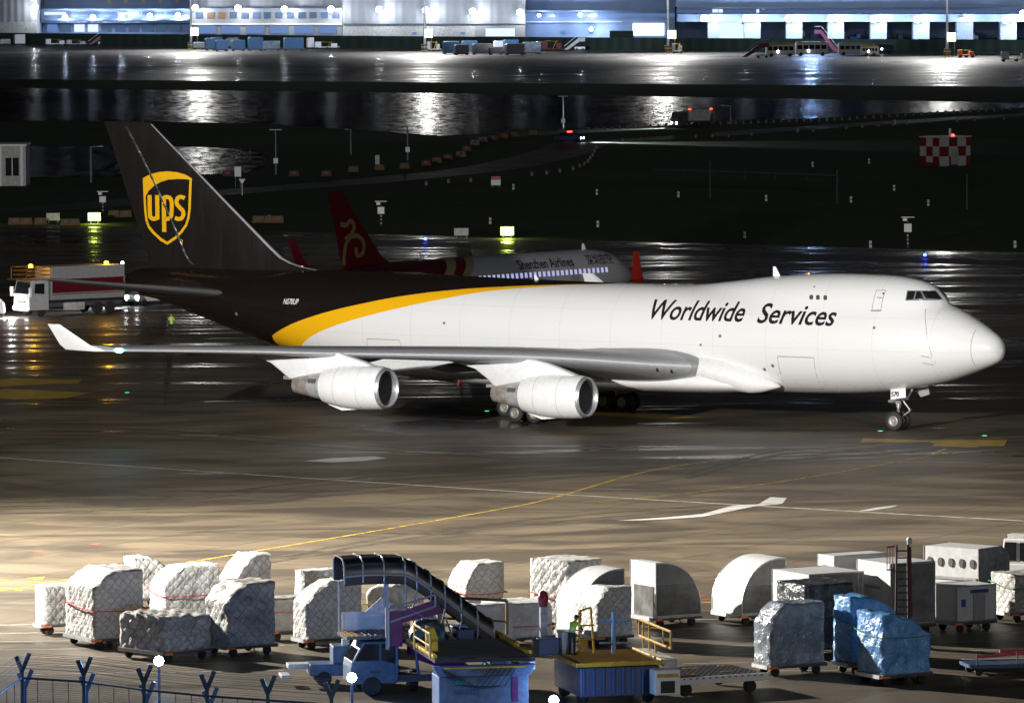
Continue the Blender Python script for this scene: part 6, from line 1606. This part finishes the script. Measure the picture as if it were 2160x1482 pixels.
for px in (-60,520,1100,1680,2260):
    x, y, _ = at_g(px, 118)
    lamp('facade_fill', (x,y-30,31), 2.6e5, (.72,.84,1.0), 'SPOT', 1.5, (x,y+170,12), 62, .7)  # added fills clear of the masts, brighten the far facades
for px in (420,900,1400,1990):
    x, y, _ = at_g(px, 112)
    lamp('lagoon_glint_spot', (x,y-3,30), 6.5e4, (1,.98,.94), 'SPOT', 1.2, (x*.72,1215,0), 14, 1.0)  # added spots by the mast heads, aimed to raise glints on the water
lamp('far_apron_light', (G(1735,120).x, G(1735,120).y+60, 16), 3e4, (.35,.55,1.0), 'SPOT', 1.0, (G(1735,120).x, G(1735,150).y, 0), 100, .6)  # blue spot over the far apron, attached to no mast
# ---- parked cargo and equipment on the far apron
def far_box(px0, px1, py0, py1, m, label, sl=0, group=None, name='cargo_bundle', cat='cargo'):
    pc = (px0+px1)/2; x, y, _ = at_g(pc, py1); s_ = sc(py1); w = (px1-px0)/s_; h = (py1-py0)/s_-.3; d = 2.2
    t = thing(name, label, cat, (x,y,0), R(14), group)
    P = [(-w/2,.5),(w/2,.5),(w/2,h-sl*.3),(w/2-.3-sl,h),(-w/2+.3,h),(-w/2,h-.35)]
    MB().prism(P, 0, d).build('wrapped_load', m, t, bevel=.08); MB().box(-w/2-.1,w/2+.1,-.1,d+.1,.3,.48).build('dolly_deck', M_dkgrey, t)
    wheels(t, (-w/2+.4, w/2-.4), (.2, d-.2), .2, .15); return t
M_blf = mat('faded_blue_cover', (.05,.13,.26), .5, var=.35)
FB = [(407,434,87,105,M_grey,'grey mesh crate below the glowing box'),(434,456,78,107,M_blf,'tall narrow blue bundle second in the left far group'),(456,482,82,109,M_blf,'squat blue bundle third in the left far group'),(446,470,75,102,M_blf,'blue topped bundle behind the second and third of the left far group'),(478,504,77,102,M_silver,'pale cart behind the middle of the left far group'),(490,518,82,108,M_blf,'blue bundle with rounded shoulders, middle of the left far group'),(525,556,76,108,M_blf,'blue bundle with a slanted side in the left far group'),(557,592,84,107,M_silver,'blue and clear wrapped bundle, fourth from the right in the left far group'),(600,642,77,107,M_blf,'widest blue and white bundle near the right end of the left far group'),(650,663,77,104,M_white,'narrow white bundle closing the left far group'),
      (937,970,85,115,M_blf,'blue bundle at the left end of the centre far group'),(960,990,92,117,M_grey,'grey crate in front of the two blue bundles'),(976,1008,84,112,M_blf,'blue bundle behind the first grey crate'),(998,1040,90,116,M_wrapd,'pale crate with white top in the centre far group'),(1034,1062,97,116,M_grey,'lowest grey crate of the centre far group'),(1044,1068,84,112,M_white,'white bundle behind the lowest grey crate'),(1064,1095,82,112,M_blf,'blue topped bundle right of centre in the far group'),(1068,1108,90,117,M_grey,'grey crate in front of the blue topped bundle'),(1105,1142,86,115,M_silver,'silver crate closing the centre far group'),
      (0,23,80,96,M_wrapd,'low pale crate at the top left edge'),(31,54,70,96,M_white,'tall white container near the top left edge')]
for a in FB: far_box(*a[:5], a[5], .4 if 'slanted' in a[5] else 0, 'bundles and crates parked on the far apron')
def far_stairs(px0, px1, py0, py1, label, m, flip=1):
    pc = (px0+px1)/2; x, y, _ = at_g(pc, py1); s_ = sc(py1); w = (px1-px0)/s_; h = (py1-py0)/s_
    t = thing('boarding_stairs', label, 'stairs', (x,y,0), 0, 'boarding stairs parked on the far apron'); f = flip
    MB().prism([(-f*w/2,.3),(f*w*.2,h),(f*w*.5,h),(f*w*.5,h-1.0),(f*w*.25,h-1.0),(-f*w*.3,.3)], -.9,-.7).build('side_panel', m, t)
    mbp = MB()
    for k in range(9): u = k/9; mbp.box(*sorted((-f*w*.42+f*w*.62*u, -f*w*.42+f*w*.62*(u+.12))), -.7,.9, .3+(h-1.0)*u, .45+(h-1.0)*u)
    mbp.build('steps', M_dirty, t); MB().box(*sorted((f*w*.0, f*w*.5)), -.9,.9,.35,1.0).build('chassis', M_white, t); wheels(t, (f*w*.1, f*w*.4), (-.8,.8), .35)
    MB().tube((-f*w/2,-.92,1.2),(f*w*.2,-.92,h+.9),.06).tube((f*w*.2,-.92,h+.9),(f*w*.5,-.92,h+.9),.06).build('hand_rail', M_white, t)
far_stairs(186,229,72,96,'pink boarding stairs near the top left',mat('faded_pink_paint',(.16,.04,.10),.5))
far_stairs(1190,1234,80,107,'pale boarding stairs right of the centre far group',M_dirty)
far_stairs(1565,1622,92,123,'dark purple boarding stairs left of the two shuttle buses',mat('plum_paint',(.14,.02,.1),.5))
far_stairs(1718,1768,64,112,'tall pink boarding stairs rising behind the second shuttle bus',mat('pink_paint',(.2,.03,.1),.5),-1)
def far_bus(px0, px1, py0, py1, label, top, body, lamps_=True):
    pc = (px0+px1)/2; x, y, _ = at_g(pc, py1); s_ = sc(py1); w = (px1-px0)/s_; h = (py1-py0)/s_
    t = thing('shuttle_bus', label, 'bus', (x,y,0), R(4), 'buses and vans parked on the far apron')
    b = MB().box(-w/2,w/2,-1.2,1.2,.4,h-.35).build('body', body, t, bevel=.12); MB().box(-w/2+.1,w/2-.1,-1.1,1.1,h-.34,h).build('roof', top, t, bevel=.08)
    n = 5
    for k in range(n): MB().box(-w/2+.4+k*(w-.6)/n, -w/2+.2+(k+1)*(w-.6)/n-.05, -1.24,-1.205, h*.48, h*.78).build('window', M_glassdk, b)
    wheels(t, (-w/2+1.3, w/2-1.3), (-1.1,1.1), .48)
    if lamps_: MB().lathe([(-.05,.1),(0,.22),(.05,.1)], (-w*.1,-1.3,1.3), 'y', 10, cap=True).build('lamp', M_head, t)
far_bus(1616,1676,92,120,'long shuttle bus with yellow roof, left of its twin',M_yellow,M_white); far_bus(1678,1745,89,118,'long shuttle bus with yellow roof, in front of the pink stairs',M_yellow,M_white)
far_bus(1768,1829,91,117,'plain white box van right of the pink stairs',M_dirty,M_white,False); far_bus(1816,1853,97,119,'small cream van in front of the white box van',M_yellow,M_dirty); far_bus(1842,1884,92,114,'dark van with an amber lamp at its right end',M_grey,M_navy)
x, y, _ = at_g(1886,112)
def far_cart(px0, px1, py0, py1, label, m):
    pc = (px0+px1)/2; x, y, _ = at_g(pc, py1); s_ = sc(py1); w = (px1-px0)/s_; h = (py1-py0)/s_
    t = thing('equipment_cart', label, 'cart', (x,y,0), R(8), 'low equipment carts on the far apron')
    MB().box(-w/2,w/2,-.8,.8,.45,.7).box(-w/2,-w/4,-.7,.7,.7,h).box(w/6,w/2.4,-.6,.6,.7,h*.75).build('body', m, t, bevel=.06); MB().tube((0,-.5,.7),(w/5,-.5,h*1.05),.07).tube((-w/3,-.8,h),(w/4,-.8,h*.9),.05).build('boom', M_yellow, t); wheels(t, (-w/2+.5,0,w/2-.5), (-.7,.7), .34)
far_cart(96,140,82,97,'low white equipment cart at the left of the pink stairs',M_white); far_cart(140,184,84,97,'low pale cart touching the pink stairs',M_dirty); far_cart(664,716,88,104,'white tow cart right of the left far group',M_white)
far_cart(1143,1188,86,108,'rusty red cart right of the centre far group',M_rbar); far_cart(2021,2056,106,122,'yellow orange cart right of the last mast',M_orange); far_cart(2112,2175,110,130,'white tug at the right edge of the far apron',M_white); far_cart(1418,1440,92,113,'grey generator beside the third mast',M_grey); far_cart(900,930,88,109,'grey generator beside the second mast',M_grey)
